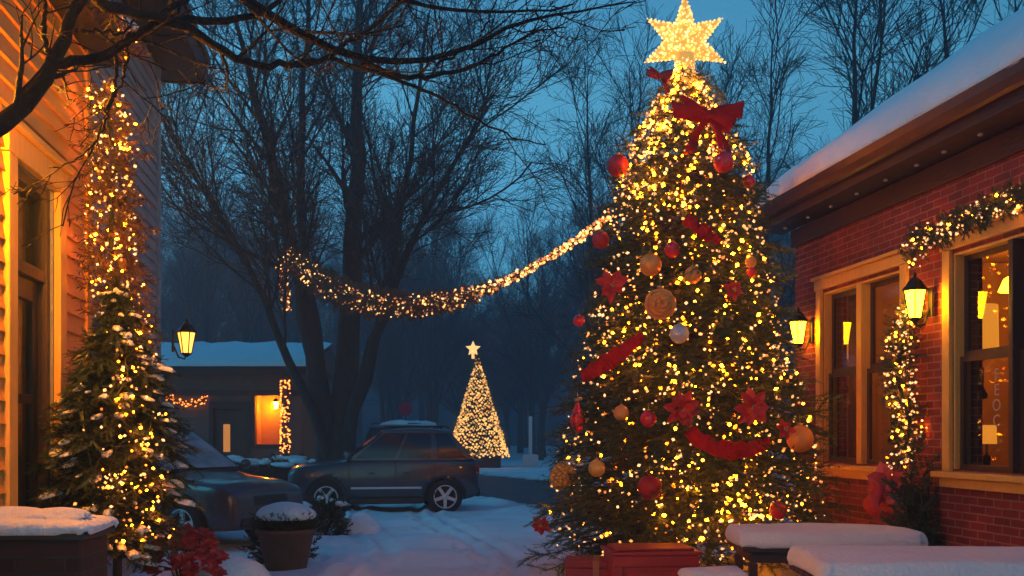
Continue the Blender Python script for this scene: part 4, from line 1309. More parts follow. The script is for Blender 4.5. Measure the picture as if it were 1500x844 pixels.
# ------------------------------------------------------------------ snowy spruce by the entrance
def spruce(ub):
    base = P(172, 700, 6.75); base.z = 0.0
    S = F / 6.75
    zz = np.array([CAM_H - (y - HOR) / S for y in (812, 770, 700, 640, 570, 520, 480, 450, 425)])
    rr = np.array([62, 86, 98, 94, 78, 58, 38, 20, 4]) / S
    rng = np.random.default_rng(61)
    t = thing('snowy_spruce', 'slender spruce with snow on its branches beside the lit entrance', 'tree', base)
    pf = lambda z: float(np.interp(z, zz, rr))
    small = [sprig_template(np.random.default_rng(k), .11, 22, .032, .006) for k in range(3)]
    tips, loc = conifer(t, pf, float(zz[0]), float(zz[-1]), 24, 16, rng, 'needle_dark', .5, 2.4, small, (.8, 1.25))
    s = MB()
    rg = random.Random(8)
    for i, p in enumerate(tips):
        if rg.random() < .55:
            p = Vector(p) * 1.0; q = Vector((p.x * .82, p.y * .82, p.z + .022))
            l = rg.uniform(.015, .05)
            o = len(s.v); s.blob((0, 0, 0), (l * rg.uniform(1.3, 2.1), l * rg.uniform(.7, 1.0), l * .55), 2, .3, i, flat=-l * .25)
            R4 = Matrix.Translation(q) @ Matrix.Rotation(math.atan2(p.y, p.x), 4, 'Z') @ Matrix.Rotation(.25, 4, 'Y')
            for j in range(o, len(s.v)): s.v[j] = R4 @ Vector(s.v[j])
    s.build('branch_snow', M['snow'], t, smooth=True)
    ls = thing('light_string', 'fairy light string glowing on the right side of the snowy spruce', 'lights', base)
    pts = []
    for y0, y1, x0, x1, n in ((500, 600, 185, 235, 34), (600, 690, 205, 255, 28), (690, 720, 190, 260, 40), (720, 790, 195, 262, 40), (560, 780, 130, 200, 16), (640, 700, 205, 262, 12)):
        for _ in range(n):
            x = rng.uniform(x0, x1); y = rng.uniform(y0, y1)
            z = CAM_H - (y - HOR) / S; R = pf(z); dx = (x - 172) / S
            dx = max(-R * 1.02, min(R * 1.02, dx))
            pts.append((base.x + dx, base.y - math.sqrt(max(.001, R * R * 1.05 - dx * dx)) * rng.uniform(.7, 1), z))
    bulbs(ls, pts, .0095, (('bulb_warm', .22), ('bulb_amber', .13), ('bulb_cream', .3), ('bulb_gold', .25), ('bulb_ember', .10)), rng, var=(.5, 1.4))
    wire(ls, path_pts([pts[i] for i in range(0, len(pts), 4)], 160), .003, 3)
    MB().lathe([(.15, 0), (.17, .02), (.21, .28), (.225, .3), (.225, .34), (.19, .34), (.19, .3), (.02, .29)], 20, Matrix.Translation((0, 0, 0))).build('pot', M['terracotta'], t, smooth=True)
# ------------------------------------------------------------------ garlands
def garland(name, label, poly, rad, nspr, nb, bs, rng, mix=None, group=None, drop=0.0, radf=None, red=0, tpl=None, tube_r=.02, needle='needle_dark'):
    c = Vector(tuple(np.mean([tuple(p) for p in poly], 0)))
    t = thing(name, label, 'garland', c, 0, group)
    o0 = np.array(tuple(c))
    tp = tpl or [sprig_template(np.random.default_rng(5 + k), rad * 1.0, 18, rad * .35, rad * .075, .6) for k in range(2)]
    parts = []
    for k in range(2):
        (V, Fc), q, tg, v = spray_along([Vector(p) - c for p in poly], nspr // 2, rad, rng, tp[k % len(tp)], (.7, 1.15), radf)
        parts.append((V, Fc))
    V, Fc = join_np(parts); np_obj('foliage', V, Fc, M[needle], t)
    q = path_pts(poly, nb)
    f = np.linspace(0, 1, nb)
    rr = np.full(nb, rad) if radf is None else radf(f)
    v = rng.normal(0, 1, (nb, 3)); v /= np.linalg.norm(v, axis=1)[:, None]
    pts = q + v * (rr * rng.uniform(.55, 1.05, nb))[:, None]
    pts[:, 2] -= drop * rng.uniform(0, 1, nb) ** 2
    bulbs(t, pts, bs, mix or (('bulb_warm', .45), ('bulb_amber', .25), ('bulb_pale', .3)), rng)
    w = path_pts(poly, 60) - o0
    Vw, Fw = tubes_np([(w, np.full(60, tube_r), 5)]); np_obj('wire', Vw, Fw, M['wire'], t)
    return t


def garlands(MW, ub):
    rng = np.random.default_rng(91)
    # swag from the trunk of the big bare tree to the decorated tree
    key = [(421, 458, 25.9), (417, 430, 25.9), (415, 395, 25.9), (418, 368, 25.8), (432, 385, 25.2), (470, 415, 23.4), (520, 437, 21.2), (570, 447, 19.4), (620, 447, 17.8), (670, 438, 16.3), (720, 421, 15.0), (770, 397, 13.8), (820, 368, 12.7), (860, 342, 11.9), (893, 312, 11.3)]
    poly = [P(*k) for k in key]
    def rf(f):
        Yv = np.interp(f, np.linspace(0, 1, len(key)), [k[2] for k in key])
        return (np.interp(f, [0, .12, .35, .6, .75, .82, 1], [7, 15, 19, 18, 14, 8, 6])) / F * Yv
    # denser sampling where it is far away: points are spread by picture length
    garland('light_garland', 'long swag of warm lights hanging between the bare tree and the decorated tree', poly, .2, 1900, 1150, .023, rng,
            (('bulb_swag', .30), ('bulb_swag_pale', .28), ('bulb_ember', .42)), radf=rf, tube_r=.012, needle='swag_leaf')
    # its hanging red lit end on the trunk
    rp = [P(417, 366, 26.0), P(416, 400, 26.0), P(418, 430, 25.9), P(421, 458, 25.9)]
    c = rp[1]
    t = thing('hanging_ribbon', 'pale red ribbon hanging on the bare trunk at the far end of the light swag', 'ribbon', c)
    ribbon_np([Vector(p) - c for p in path_pts(rp, 12)], Vector((1, .2, 0)), [.16 + .05 * math.sin(i * 1.3) for i in range(12)], .02).build('cloth', M['pink_cloth'], t, smooth=True)
    # lights round the corner of the entrance bay
    def lw(u, y, z): return MW @ Vector((u, y, z))
    gp = [P(x, y, d) for x, y, d in ((150, 130, 7.25), (160, 170, 7.25), (166, 230, 7.2), (164, 300, 7.15), (163, 370, 7.1), (172, 440, 7.0), (192, 500, 6.9))]
    garland('corner_garland', 'thick garland of lights hanging down the corner of the entrance bay above the spruce', gp, .18, 420, 400, .0115, rng,
            (('bulb_warm', .16), ('bulb_cream', .42), ('bulb_gold', .30), ('bulb_ember', .12)), radf=lambda f: np.interp(f, [0, .15, .5, .85, 1], [.12, .18, .21, .20, .17]), needle='twig_red')
    ge = [lw(3.6 + (ub - 3.35) * i / 7, -.30, 4.74 - .05 * math.sin(i * 1.3)) for i in range(8)]
    garland('eave_garland', 'sparse garland with few lights running along the snowy eave of the entrance bay', ge, .11, 420, 60, .011, rng,
            (('bulb_amber', .5), ('bulb_dim', .5)), needle='twig_red')
    # brick wall garlands
    gv = [rb(rb_u(x), .10, z) for x, z in ((1338, 2.94), (1330, 2.86), (1316, 2.68), (1312, 2.45), (1314, 2.2), (1322, 1.95), (1330, 1.75), (1334, 1.6), (1326, 1.42), (1322, 1.30))]
    gv = [P(1345, 448, 9.75), P(1330, 462, 9.8), P(1322, 492, 9.8), P(1318, 530, 9.82), P(1316, 560, 9.85), P(1326, 596, 9.8), P(1334, 625, 9.75), P(1326, 655, 9.75), P(1316, 682, 9.75)]
    garland('wall_garland', 'lit garland hanging beside the left window of the brick building with a red bow below', gv, .15, 520, 230, .0155, rng,
            (('bulb_warm', .14), ('bulb_cream', .60), ('bulb_gold', .26)), radf=lambda f: np.interp(f, [0, .2, .7, 1], [.10, .17, .17, .12]))
    gh = [rb(rb_u(1356), .14, 3.42), rb(rb_u(1366), .14, 3.58), rb(rb_u(1400), .14, 3.60), rb(rb_u(1440), .14, 3.62), rb(rb_u(1490), .14, 3.66), rb(rb_u(1540), .14, 3.66), rb(rb_u(1620), .14, 3.62)]
    garland('window_garland', 'lit garland draped over the top of the near right window', gh, .13, 520, 230, .014, rng,
            (('bulb_warm', .14), ('bulb_cream', .60), ('bulb_gold', .26)))
    # garland on the low house and the wrapped posts across the street
    fh = [P(246, 580, 31.8), P(256, 588, 31.8), P(272, 590, 31.8), (P(288, 592, 31.8)), P(302, 583, 31.8)]
    garland('far_garland', 'small sagging garland of lights on the wall of the low house', fh, .13, 160, 50, .032, rng, (('bulb_dim', 1),))
    for px, y0, y1, Y, lab in ((418, 556, 668, 30.6, 'post wrapped in fairy lights beside the porch of the low house'), (511, 590, 640, 33, 'short post wrapped in fairy lights behind the trunks of the big bare tree')):
        b = P(px, 700, Y); b.z = 0
        t = thing('light_post', lab, 'post', b, 0)
        z0 = CAM_H - (y1 - HOR) / F * Y; z1 = CAM_H - (y0 - HOR) / F * Y
        MB().tube([(0, 0, 0), (0, 0, z1 + .06)], .07, 10).blob((0, 0, z1 + .1), (.12, .12, .09), 2, 0).build('post', M['bark'], t, smooth=True)
        k = 110 if px == 418 else 34
        rw = .15 if px == 418 else .11
        pts = []
        for i in range(k):
            a = rng.uniform(PI, 2 * PI); f = rng.uniform(0, 1)
            pts.append((b.x + rw * math.cos(a), b.y + rw * math.sin(a), max(.2, z0 + (z1 - z0) * f)))
        bulbs(t, pts, .034, (('bulb_dim', .8), ('far_warm', .2)), rng)


# ------------------------------------------------------------------ cars
def car(name, label, loc, rz, L, H, W, paint, hood=.98, glass_tint='car_glass', belt=1.02, group='cars parked by the street', sky_sheen=False):
    t = thing(name, label, 'car', loc, rz, group)
    hl = L / 2
    st = [(0.0, .84, .44, belt - .10), (.015, .93, .34, belt - .01), (.08, .96, .27, belt + .02), (.2, 1.0, .25, belt + .03), (.45, 1.0, .24, belt + .01), (.66, 1.0, .24, belt + .01), (.72, .99, .24, hood + .05), (.82, .97, .26, hood), (.92, .96, .28, hood - .04), (.965, .92, .30, hood - .09), (.99, .86, .33, hood - .16), (1.0, .78, .42, hood - .26)]
    vs = []; fs = []
    hw = W / 2
    def ring(x, w, zb, zt):
        h = zt - zb; w *= hw
        half = [(0, zb), (w * .8, zb), (w * .95, zb + .06), (w * .99, zb + .35 * h), (w, zb + .66 * h), (w * .965, zt - .05 * h), (w * .88, zt), (w * .45, zt + .03), (0, zt + .035)]
        full = half + [(-a, b) for a, b in half[-2:0:-1]]
        return [(x, a, b) for a, b in full]
    n = 16
    for f, w, zb, zt in st:
        vs += ring(-hl + f * L, w, zb, zt)
    for i in range(len(st) - 1):
        for j in range(n): fs.append((i * n + j, i * n + (j + 1) % n, (i + 1) * n + (j + 1) % n, (i + 1) * n + j))
    fs += [tuple(range(n))[::-1], tuple((len(st) - 1) * n + j for j in range(n))]
    body = MB().add(vs, fs).build('body', paint, t, smooth=True, sub=2)
    # wheel wells
    rw = .36 * H / 1.75
    ax = (-hl + .19 * L, -hl + .805 * L)
    cut = MB()
    for x in ax:
        M4 = Matrix.Translation((x, 0, rw)) @ Matrix.Rotation(PI / 2, 4, 'X')
        for sg in (-1, 1):
            cut.lathe([(rw + .065, hw * .62 * sg), (rw + .065, hw * 1.3 * sg)], 32, M4)
    co = cut.build('cutter', paint, None)
    co.matrix_world = t.matrix_world
    bpy.context.view_layer.update()
    co.parent = t
    bo = body.modifiers.new('b', 'BOOLEAN'); bo.object = co; bo.operation = 'DIFFERENCE'; bo.solver = 'EXACT'
    dg = bpy.context.evaluated_depsgraph_get()
    me = bpy.data.meshes.new_from_object(body.evaluated_get(dg))
    body.modifiers.clear(); body.data = me
    bpy.data.objects.remove(co)
    # cabin: roof and pillars in paint, panes proud of it
    zb = belt - .02
    xb0, xb1 = -hl + .035 * L, -hl + .70 * L       # foot of rear and front glass
    xt0, xt1 = -hl + .165 * L, -hl + .50 * L        # roof ends
    wb, wt = hw * .93, hw * .74
    zt = H - .06
    def side(f, s, sg, push=0.0):
        x = (xb0 + (xb1 - xb0) * f) * (1 - s) + (xt0 + (xt1 - xt0) * f) * s
        y = (wb * (1 - s) + wt * s + .035 * math.sin(PI * s)) * sg
        nrm = Vector((0, sg, .25)).normalized()
        return Vector((x, y, zb + (zt - zb) * s)) + nrm * push
    c = MB(); vs = []; fs = []
    ns, nf = 7, 12
    for sg in (1, -1):
        o = len(vs)
        for i in range(nf + 1):
            for j in range(ns): vs.append(side(i / nf, j / (ns - 1), sg))
        for i in range(nf):
            for j in range(ns - 1): fs.append((o + i * ns + j, o + i * ns + ns + j, o + i * ns + ns + j + 1, o + i * ns + j + 1))
    h = (nf + 1) * ns
    for e in (0, nf):
        for j in range(ns - 1):
            fs.append((e * ns + j, e * ns + j + 1, h + e * ns + j + 1, h + e * ns + j))
    c.add(vs, fs)
    cab = c.build('cabin', paint, t, smooth=False)
    r = MB(); vs = []; fs = []
    for i in range(9):
        f = i / 8
        x = xt0 - .05 + (xt1 + .02 - xt0 + .05) * f
        lift = .05 * math.sin(PI * min(1, max(0, f)) ) + .0
        for j in range(9):
            g = j / 8 * 2 - 1
            vs.append((x, g * (wt + .03), zt - .012 + lift + .05 * (1 - abs(g) ** 2.5)))
        for j in range(9):
            g = j / 8 * 2 - 1
            vs.append((x, g * (wt + .03), zt - .05))
    for i in range(8):
        for j in range(8):
            q = 18 * i + j
            fs += [(q, q + 18, q + 19, q + 1), (q + 9, q + 10, q + 28, q + 27)]
        fs += [(18 * i, 18 * i + 9, 18 * i + 27, 18 * i + 18), (18 * i + 8, 18 * i + 26, 18 * i + 35, 18 * i + 17)]
    for i in (0, 8):
        for j in range(8): fs.append((18 * i + j, 18 * i + j + 1, 18 * i + 10 + j, 18 * i + 9 + j))
    r.add(vs, fs).build('roof', paint, t, smooth=True)
    def pane(quads, nm, gm=None):
        b = MB()
        for q in quads:
            o = len(b.v); k = len(q)
            b.v += [Vector(p) for p in q]; b.f.append([o + i for i in range(k)])
        return b.build(nm, M[gm or glass_tint], t)
    G_ = .012
    for sg in (1, -1):
        def q(f0, f1, s0=.07, s1=.93, f0t=None, f1t=None):
            top0 = f0 if f0t is None else f0t; top1 = f1 if f1t is None else f1t
            vs = []
            for a in range(7):
                e = a / 6; s_ = s0 + (s1 - s0) * e
                l = f0 + (top0 - f0) * e; r_ = f1 + (top1 - f1) * e
                for k in range(7): vs.append(side(l + (r_ - l) * k / 6, s_, sg, G_))
            b = MB().add(vs, [(7 * a + k, 7 * a + k + 1, 7 * a + k + 8, 7 * a + k + 7) for a in range(6) for k in range(6)])
            return b
        q(.64, .955, .07, .92, .66, .965).build('side_window', M[glass_tint], t, smooth=True)
        q(.345, .61, .07, .92, .30, .625).build('side_window', M[glass_tint], t, smooth=True)
        q(.05, .29, .07, .92, .06, .235).build('side_window', M[glass_tint], t, smooth=True)
    def endp(f, px):
        a = [side(f, .05, 1), side(f, .05, -1), side(f, .95, -1), side(f, .95, 1)]
        e = Vector((px, 0, .012))
        k = 6
        up = []
        aa = [side(f, .05, 1) * (1 - 2 * .04) + Vector((0, 0, 0)), ]
        return [Vector((p.x, p.y * .93, p.z)) + e for p in a]
    pane([endp(1.0, .014)], 'windshield', 'sky_sheen_glass' if sky_sheen else None); pane([endp(0.0, -.014)], 'rear_window')  # the option puts a sky reflection into the windshield colour
    # lower cladding, bumpers
    for sg in (1, -1): MB().box(ax[0] + rw + .09, ax[1] - rw - .09, sg * (hw * .955) - .03, sg * (hw * .955) + .045, .235, .36).build('sill_trim', M['car_trim'], t, bevel=.02)
    MB().box(-hl - .015, -hl + .14, -hw * .76, hw * .76, .36, .56).build('rear_bumper', M['car_trim'], t, bevel=.04)
    MB().box(hl - .16, hl + .015, -hw * .68, hw * .68, .36, .50).build('front_bumper', M['car_trim'], t, bevel=.04)
    MB().box(hl - .12, hl + .004, -hw * .40, hw * .40, hood - .36, hood - .22).build('grille', M['car_trim'], t, bevel=.02)
    for sg in (1, -1):
        MB().add([(hl - .30, sg * hw * .93, hood - .19), (hl - .02, sg * hw * .52, hood - .22), (hl - .01, sg * hw * .55, hood - .36), (hl - .26, sg * hw * .945, hood - .36), (hl - .42, sg * hw * .80, hood - .22), (hl - .2, sg * hw * .5, hood - .25), (hl - .2, sg * hw * .5, hood - .36), (hl - .42, sg * hw * .8, hood - .36)],
                 [(0, 1, 2, 3), (4, 7, 6, 5), (0, 4, 5, 1), (3, 2, 6, 7), (1, 5, 6, 2), (0, 3, 7, 4)]).build('headlight', M['headlight'], t, bevel=.015)
        MB().box(-hl + .02, -hl + .16, sg * hw * .80 - .10, sg * hw * .80 + .10, .80, 1.04).build('tail_light', M['tail_light'], t, bevel=.03)
        MB().blob((-hl + .70 * L - .04, sg * (hw + .07), belt + .06), (.06, .11, .08), 2, 0).build('mirror', paint, t, smooth=True)
        for xx in (-hl + .40 * L, -hl + .58 * L) if L > 2.5 else ():
            MB().box(xx - .09, xx + .03, sg * (hw * .985) - .012, sg * (hw * .985) + .018, .86, .89).build('door_handle', M['car_trim'], t, bevel=.006)
        bb = MB()
        bb.tube([(xt0 - .02, sg * wt * .93, H + .012), (xt0 + .06, sg * wt * .93, H + .05), (xt1 - .08, sg * wt * .93, H + .05), (xt1 + .0, sg * wt * .93, H + .0)], .016, 6)
        bb.build('roof_rail', M['car_trim'], t, smooth=True)
        # door gaps
        gp = MB()
        for f in (.318, .625, .975):
            p = side(f, 0, sg); xk = p.x + (.02 if f > .9 else 0)
            gp.box(xk - .006, xk + .006, sg * hw * 1.0 - .02, sg * hw * 1.0 + .003, .40, belt - .06)
        gp.build('door_gap', M['car_trim'], t)
    for sg in (1, -1): MB().box(ax[0] + rw + .13, ax[1] - rw - .13, sg * hw * .985 - .02, sg * hw * .985 + .028, .545, .59).build('door_trim', M['rim'], t, bevel=.008)
    for x in ax:
        for sg in (1, -1):
            M4 = Matrix.Translation((x, sg * (hw - .115), rw)) @ Matrix.Rotation(-sg * PI / 2, 4, 'X')
            w = thing_part('wheel', t)
            tw = MB().lathe([(rw * .64, -.11), (rw * .92, -.115), (rw, -.07), (rw, .07), (rw * .92, .115), (rw * .66, .11)], 32, M4, cap=False).build('tyre', M['tyre'], w, smooth=True)
            q = MB().lathe([(rw * .66, .09), (rw * .67, .112), (rw * .62, .112), (rw * .60, .05), (rw * .60, -.08)], 32, M4, cap=False)
            for k in range(5):
                a = 2 * PI * k / 5 + .3
                R4 = M4 @ Matrix.Rotation(a, 4, 'Z')
                q.add([(rw * .08, -rw * .10, .085), (rw * .645, -rw * .085, .10), (rw * .645, rw * .085, .10), (rw * .08, rw * .10, .085), (rw * .08, -rw * .10, .05), (rw * .62, -rw * .085, .05), (rw * .62, rw * .085, .05), (rw * .08, rw * .10, .05)],
                      [(0, 1, 2, 3), (4, 7, 6, 5), (0, 4, 5, 1), (2, 6, 7, 3), (1, 5, 6, 2), (3, 7, 4, 0)], R4)
            q.lathe([(rw * .17, .05), (rw * .17, .1), (.01, .115)], 16, M4)
            q.build('rim', M['rim'], w)
            MB().lathe([(.005, .02), (rw * .6, .02)], 24, M4).build('brake_disc', M['car_trim'], w)
    return t


def thing_part(name, parent):
    o = bpy.data.objects.new(name, None); o.empty_display_size = .1
    return link(o, parent)


def cars():
    p1 = mat('car_paint_grey', (.028, .040, .052), .28, spec=.6, coat=.6)
    p2 = mat('car_paint_brown', (.05, .03, .028), .32, spec=.6, coat=.6)
    p3 = mat('car_paint_blue', (.04, .06, .08), .35, coat=.5)
    # local +x is the front
    c = G(575, 751)
    car('parked_car', 'dark grey suv parked facing left in the snow near the glowing far tree', (c.x - .22, c.y + .15, 0), PI + math.radians(11), 4.0, 1.80, 1.8, p1, 1.07, belt=1.16)
    car('parked_car', 'brown car with a bluish sky reflection painted on its windshield, parked facing right behind the snowy spruce', (-5.55, 15.6, 0), math.radians(-27), 4.5, 1.80, 1.85, p2, 1.02, belt=1.15, sky_sheen=True)
    t = car('parked_van', 'blue car with snow on its roof mostly hidden behind the dark grey suv', ((598 - 750) / F * 33, 33.5, 0), math.radians(70), 4.4, 1.98, 1.9, p3, 1.05)
    s = MB(); vs = []
    for i in range(5): s.blob((-.75 + .34 * i, 0, 1.98), (.42, .80, .15), 2, .15, i)
    s.build('roof_snow', M['snow'], t, smooth=True)


# ------------------------------------------------------------------ tables, pots and other small things
def slab(mb, x0, x1, y0, y1, z0, z1, seed, rr=.07, M4=None, n=26):
    """snow lying on a flat top: rounded shoulders, gently uneven"""
    rg = np.random.default_rng(seed); ph = rg.uniform(0, 6, 8)
    vs = []; fs = []
    cx, cy = (x0 + x1) / 2, (y0 + y1) / 2; hx, hy = (x1 - x0) / 2, (y1 - y0) / 2
    k = 5
    prof = [(1.0, 0), (1.012, .25), (1.005, .6)] + [(1 - rr * (1 - math.cos(a)) , .6 + .4 * math.sin(a)) for a in np.linspace(.3, PI / 2, k)]
    m = 64
    def sq(a, e=.16):
        c, s = math.cos(a), math.sin(a)
        return (math.copysign(abs(c) ** e, c), math.copysign(abs(s) ** e, s))
    rings = []
    for f, zf in prof:
        r = []
        for j in range(m):
            a = 2 * PI * j / m
            u, v = sq(a)
            w = 1 + (.012 * math.sin(a * 5 + ph[0]) + .008 * math.sin(a * 11 + ph[1]))
            ins = (1 - f)
            x = cx + u * (hx * w - ins * 1.0); y = cy + v * (hy * w - ins * 1.0)
            z = z0 + (z1 - z0) * zf + .012 * math.sin(x * 5 + ph[2]) * math.sin(y * 6 + ph[3]) * zf
            if zf == 0: z += .02 * math.sin(a * 9 + ph[4]) * .6
            r.append((x, y, z))
        rings.append(r)
    # inner rings
    last = rings[-1]
    for q in (.8, .55, .3, .1):
        r = []
        for j in range(m):
            x = cx + (last[j][0] - cx) * q; y = cy + (last[j][1] - cy) * q
            r.append((x, y, z1 + .018 * math.sin(x * 4 + ph[5]) * math.sin(y * 5 + ph[6]) + .008 * (1 - q)))
        rings.append(r)
    for r in rings: vs += r
    for i in range(len(rings) - 1):
        for j in range(m): fs.append((i * m + j, i * m + (j + 1) % m, (i + 1) * m + (j + 1) % m, (i + 1) * m + j))
    fs.append(tuple((len(rings) - 1) * m + j for j in range(m)))
    fs.append(tuple(range(m))[::-1])
    return mb.add(vs, fs, M4)


def table(label, c, rz, lx, ly, h, snow, seed):
    t = thing('garden_table', label, 'table', c, rz, 'snow covered tables by the brick building')
    b = MB(); n = 6
    for i in range(n):
        w = ly / n
        b.box(-lx / 2, lx / 2, -ly / 2 + i * w + .006, -ly / 2 + (i + 1) * w - .006, h - .045, h)
    b.build('table_top', M['dark_wood'], t, bevel=.005)
    f = MB().box(-lx / 2 + .08, lx / 2 - .08, -ly / 2 + .06, -ly / 2 + .10, h - .14, h - .047).box(-lx / 2 + .08, lx / 2 - .08, ly / 2 - .10, ly / 2 - .06, h - .14, h - .047)
    f.box(-lx / 2 + .08, -lx / 2 + .12, -ly / 2 + .102, ly / 2 - .102, h - .14, h - .047).box(lx / 2 - .12, lx / 2 - .08, -ly / 2 + .102, ly / 2 - .102, h - .14, h - .047)
    f.build('apron', M['dark_wood'], t, bevel=.004)
    for sx in (-1, 1):
        for sy in (-1, 1):
            x, y = sx * (lx / 2 - .10), sy * (ly / 2 - .09)
            MB().box(x - .035, x + .035, y - .035, y + .035, 0, h - .142).build('leg', M['dark_wood'], t, bevel=.006)
    slab(MB(), -lx / 2 - .015, lx / 2 + .015, -ly / 2 - .015, ly / 2 + .015, h + .002, h + snow, seed, .045).build('snow_cap', M['snow'], t, smooth=True)
    return t


def props(MW, ub, d0, d1, ym, ue):
    rg = random.Random(14); rng = np.random.default_rng(14)
    table('snow covered dark wooden table standing right in front of the decorated tree', (2.70, 8.66, 0), math.radians(-3), 1.50, .86, .75, .125, 1)
    table('nearest snow covered dark wooden table at the lower right corner of the view', (2.80, 6.48, 0), math.radians(-4), 1.75, .92, .79, .125, 2)
    # low stool with snow
    c = P(1045, 836, 8.15)
    t = thing('stool', 'low stool with a thin snow cap beside the farther table', 'stool', (c.x, c.y, 0))
    MB().box(-.24, .24, -.2, .2, .46, .50).build('seat', M['dark_wood'], t, bevel=.01)
    for sx in (-1, 1):
        for sy in (-1, 1): MB().box(sx * .19 - .02, sx * .19 + .02, sy * .15 - .02, sy * .15 + .02, 0, .458).build('leg', M['dark_wood'], t)
    slab(MB(), -.25, .25, -.21, .21, .502, .585, 4, .05).build('snow_cap', M['snow'], t, smooth=True)
    # red panelled crate and gift box below the tree
    c = P(952, 800, 9.35)
    t = thing('wooden_crate', 'red painted wooden crate with panelled front below the decorated tree', 'crate', (c.x, c.y, 0), math.radians(4))
    w, h, d = .40, .64, .26
    b = MB().box(-w, w, -d, d, 0, h - .06).box(-w + .0, w, -d - .025, -d - .001, .0, .08).box(-w, w, -d - .025, -d - .001, h - .16, h - .06).box(-w, -w + .09, -d - .025, -d - .001, .081, h - .161).box(w - .09, w, -d - .025, -d - .001, .081, h - .161)
    b.box(-w + .14, w - .14, -d - .014, -d - .001, .13, h - .21)
    b.build('body', M['red_paint'], t, bevel=.012)
    MB().box(-w - .03, w + .03, -d - .045, d + .03, h - .058, h - .025).box(-w + .03, w - .03, -d + .02, d - .02, h - .024, h).build('lid', M['red_paint'], t, bevel=.012)
    c = P(860, 825, 9.6)
    t = thing('gift_box', 'dark red gift box with brown ribbon left of the red crate', 'gift', (c.x, c.y, 0), math.radians(-6))
    MB().box(-.2, .2, -.2, .2, 0, .42).build('box', M['gift_dark'], t, bevel=.008)
    MB().box(-.215, .215, -.215, .215, .422, .49).build('lid', M['gift_dark'], t, bevel=.008)
    MB().box(.06, .12, -.204, -.201, 0, .42).box(.06, .12, -.219, -.216, .422, .49).box(.06, .12, -.2, .2, .491, .495).build('ribbon', M['gift_ribbon'], t)

    # brick pier with snow beside the entrance
    t = thing('brick_pier', 'low dark brick pier with a snow cap beside the entrance at lower left', 'pier', (-2.42, 4.85, 0), 0)
    MB().box(-.38, .40, -.22, .10, 0, 1.20).build('pier', M['dark_brick'], t, bevel=.008)
    MB().box(-.42, .43, -.25, .13, 1.202, 1.235).build('cap_stone', mat('cap_stone', (.04, .036, .034), .8, (.06, .055, .05), 5, .2, 30), t, bevel=.01)
    s = MB(); slab(s, -.43, .44, -.26, .14, 1.237, 1.295, 6, .06)
    s.blob((-.12, -.08, 1.29), (.26, .15, .06), 3, .3, 2).blob((.16, -.06, 1.285), (.24, .15, .045), 3, .3, 5).blob((-.3, -.06, 1.285), (.12, .15, .03), 3, .3, 8)
    s.build('snow_cap', M['snow'], t, smooth=True)

    # round planter with snow mound and red leaves
    c = P(322, 850, 7.9)
    t = thing('round_planter', 'low round planter heaped with pink lit snow in front of the parked cars', 'planter', (c.x, c.y, 0))
    MB().lathe([(.26, 0), (.30, .05), (.36, .42), (.40, .44), (.40, .50), (.35, .50), (.34, .46), (.01, .45)], 32).build('pot', M['terracotta'], t, smooth=True)
    MB().blob((0, 0, .50), (.40, .38, .24), 4, .04, 3, flat=-.04).build('snow_cap', M['snow'], t, smooth=True)
    c = P(268, 800, 7.35)
    t = thing('red_plant', 'bushy plant with bright red leaves at the foot of the snowy spruce', 'plant', (c.x, c.y, 0))
    MB().lathe([(.14, 0), (.18, .5), (.20, .52), (.20, .58), (.17, .58), (.01, .55)], 24).build('pot', M['terracotta'], t, smooth=True)
    b = MB()
    for i in range(95):
        a = rg.uniform(0, 6.28); q = math.sqrt(rg.uniform(0, 1)) * .27
        h = .98 - q * q * 3.6 + rg.uniform(-.07, .05)
        pc = Vector((q * math.cos(a) * 1.1, q * math.sin(a) * .9, h))
        petals(b, pc, 7, .075, .042, rg, (.0, .8), Vector((pc.x * .9, pc.y * .9 - .25, .55)))
    b.build('leaves', M['petal'], t)
    st = MB()
    for i in range(12):
        a = rg.uniform(0, 6.28); q = rg.uniform(.05, .24)
        st.tube([(0, 0, .5), (q * .4 * math.cos(a), q * .4 * math.sin(a), .7), (q * math.cos(a), q * math.sin(a), .92 - q * q * 3.6)], .006, 5)
    st.build('stem', M['bark'], t)

    # tall pot with evergreen and a dome of snow
    c = G(419, 842)
    t = thing('plant_pot', 'tall tapered brown plant pot topped with a white dome of snow', 'pot', c)
    MB().lathe([(.22, 0), (.23, .02), (.33, .50), (.36, .51), (.36, .56), (.31, .56), (.30, .50), (.01, .49)], 32).build('pot', M['terracotta'], t, smooth=True)
    tp = sprig_template(np.random.default_rng(2), .12, 18, .04, .012, .7)
    n = 520
    a = rng.uniform(0, 6.28, n); r = np.sqrt(rng.uniform(0, 1, n)) * .32
    lo = np.stack([r * np.cos(a), r * np.sin(a), .54 + rng.uniform(0, .15, n)], 1)
    di = np.stack([np.cos(a) * (.3 + r * 2), np.sin(a) * (.3 + r * 2), rng.uniform(.1, .9, n)], 1)
    V, Fc = place_np(tp, lo, di, rng.normal(0, 1, (n, 3)), rng.uniform(.8, 1.3, n)); np_obj('foliage', V, Fc, M['soil_shrub'], t)
    MB().blob((0, 0, .71), (.37, .36, .16), 4, .035, 7, flat=-.035).build('snow_cap', M['snow'], t, smooth=True)

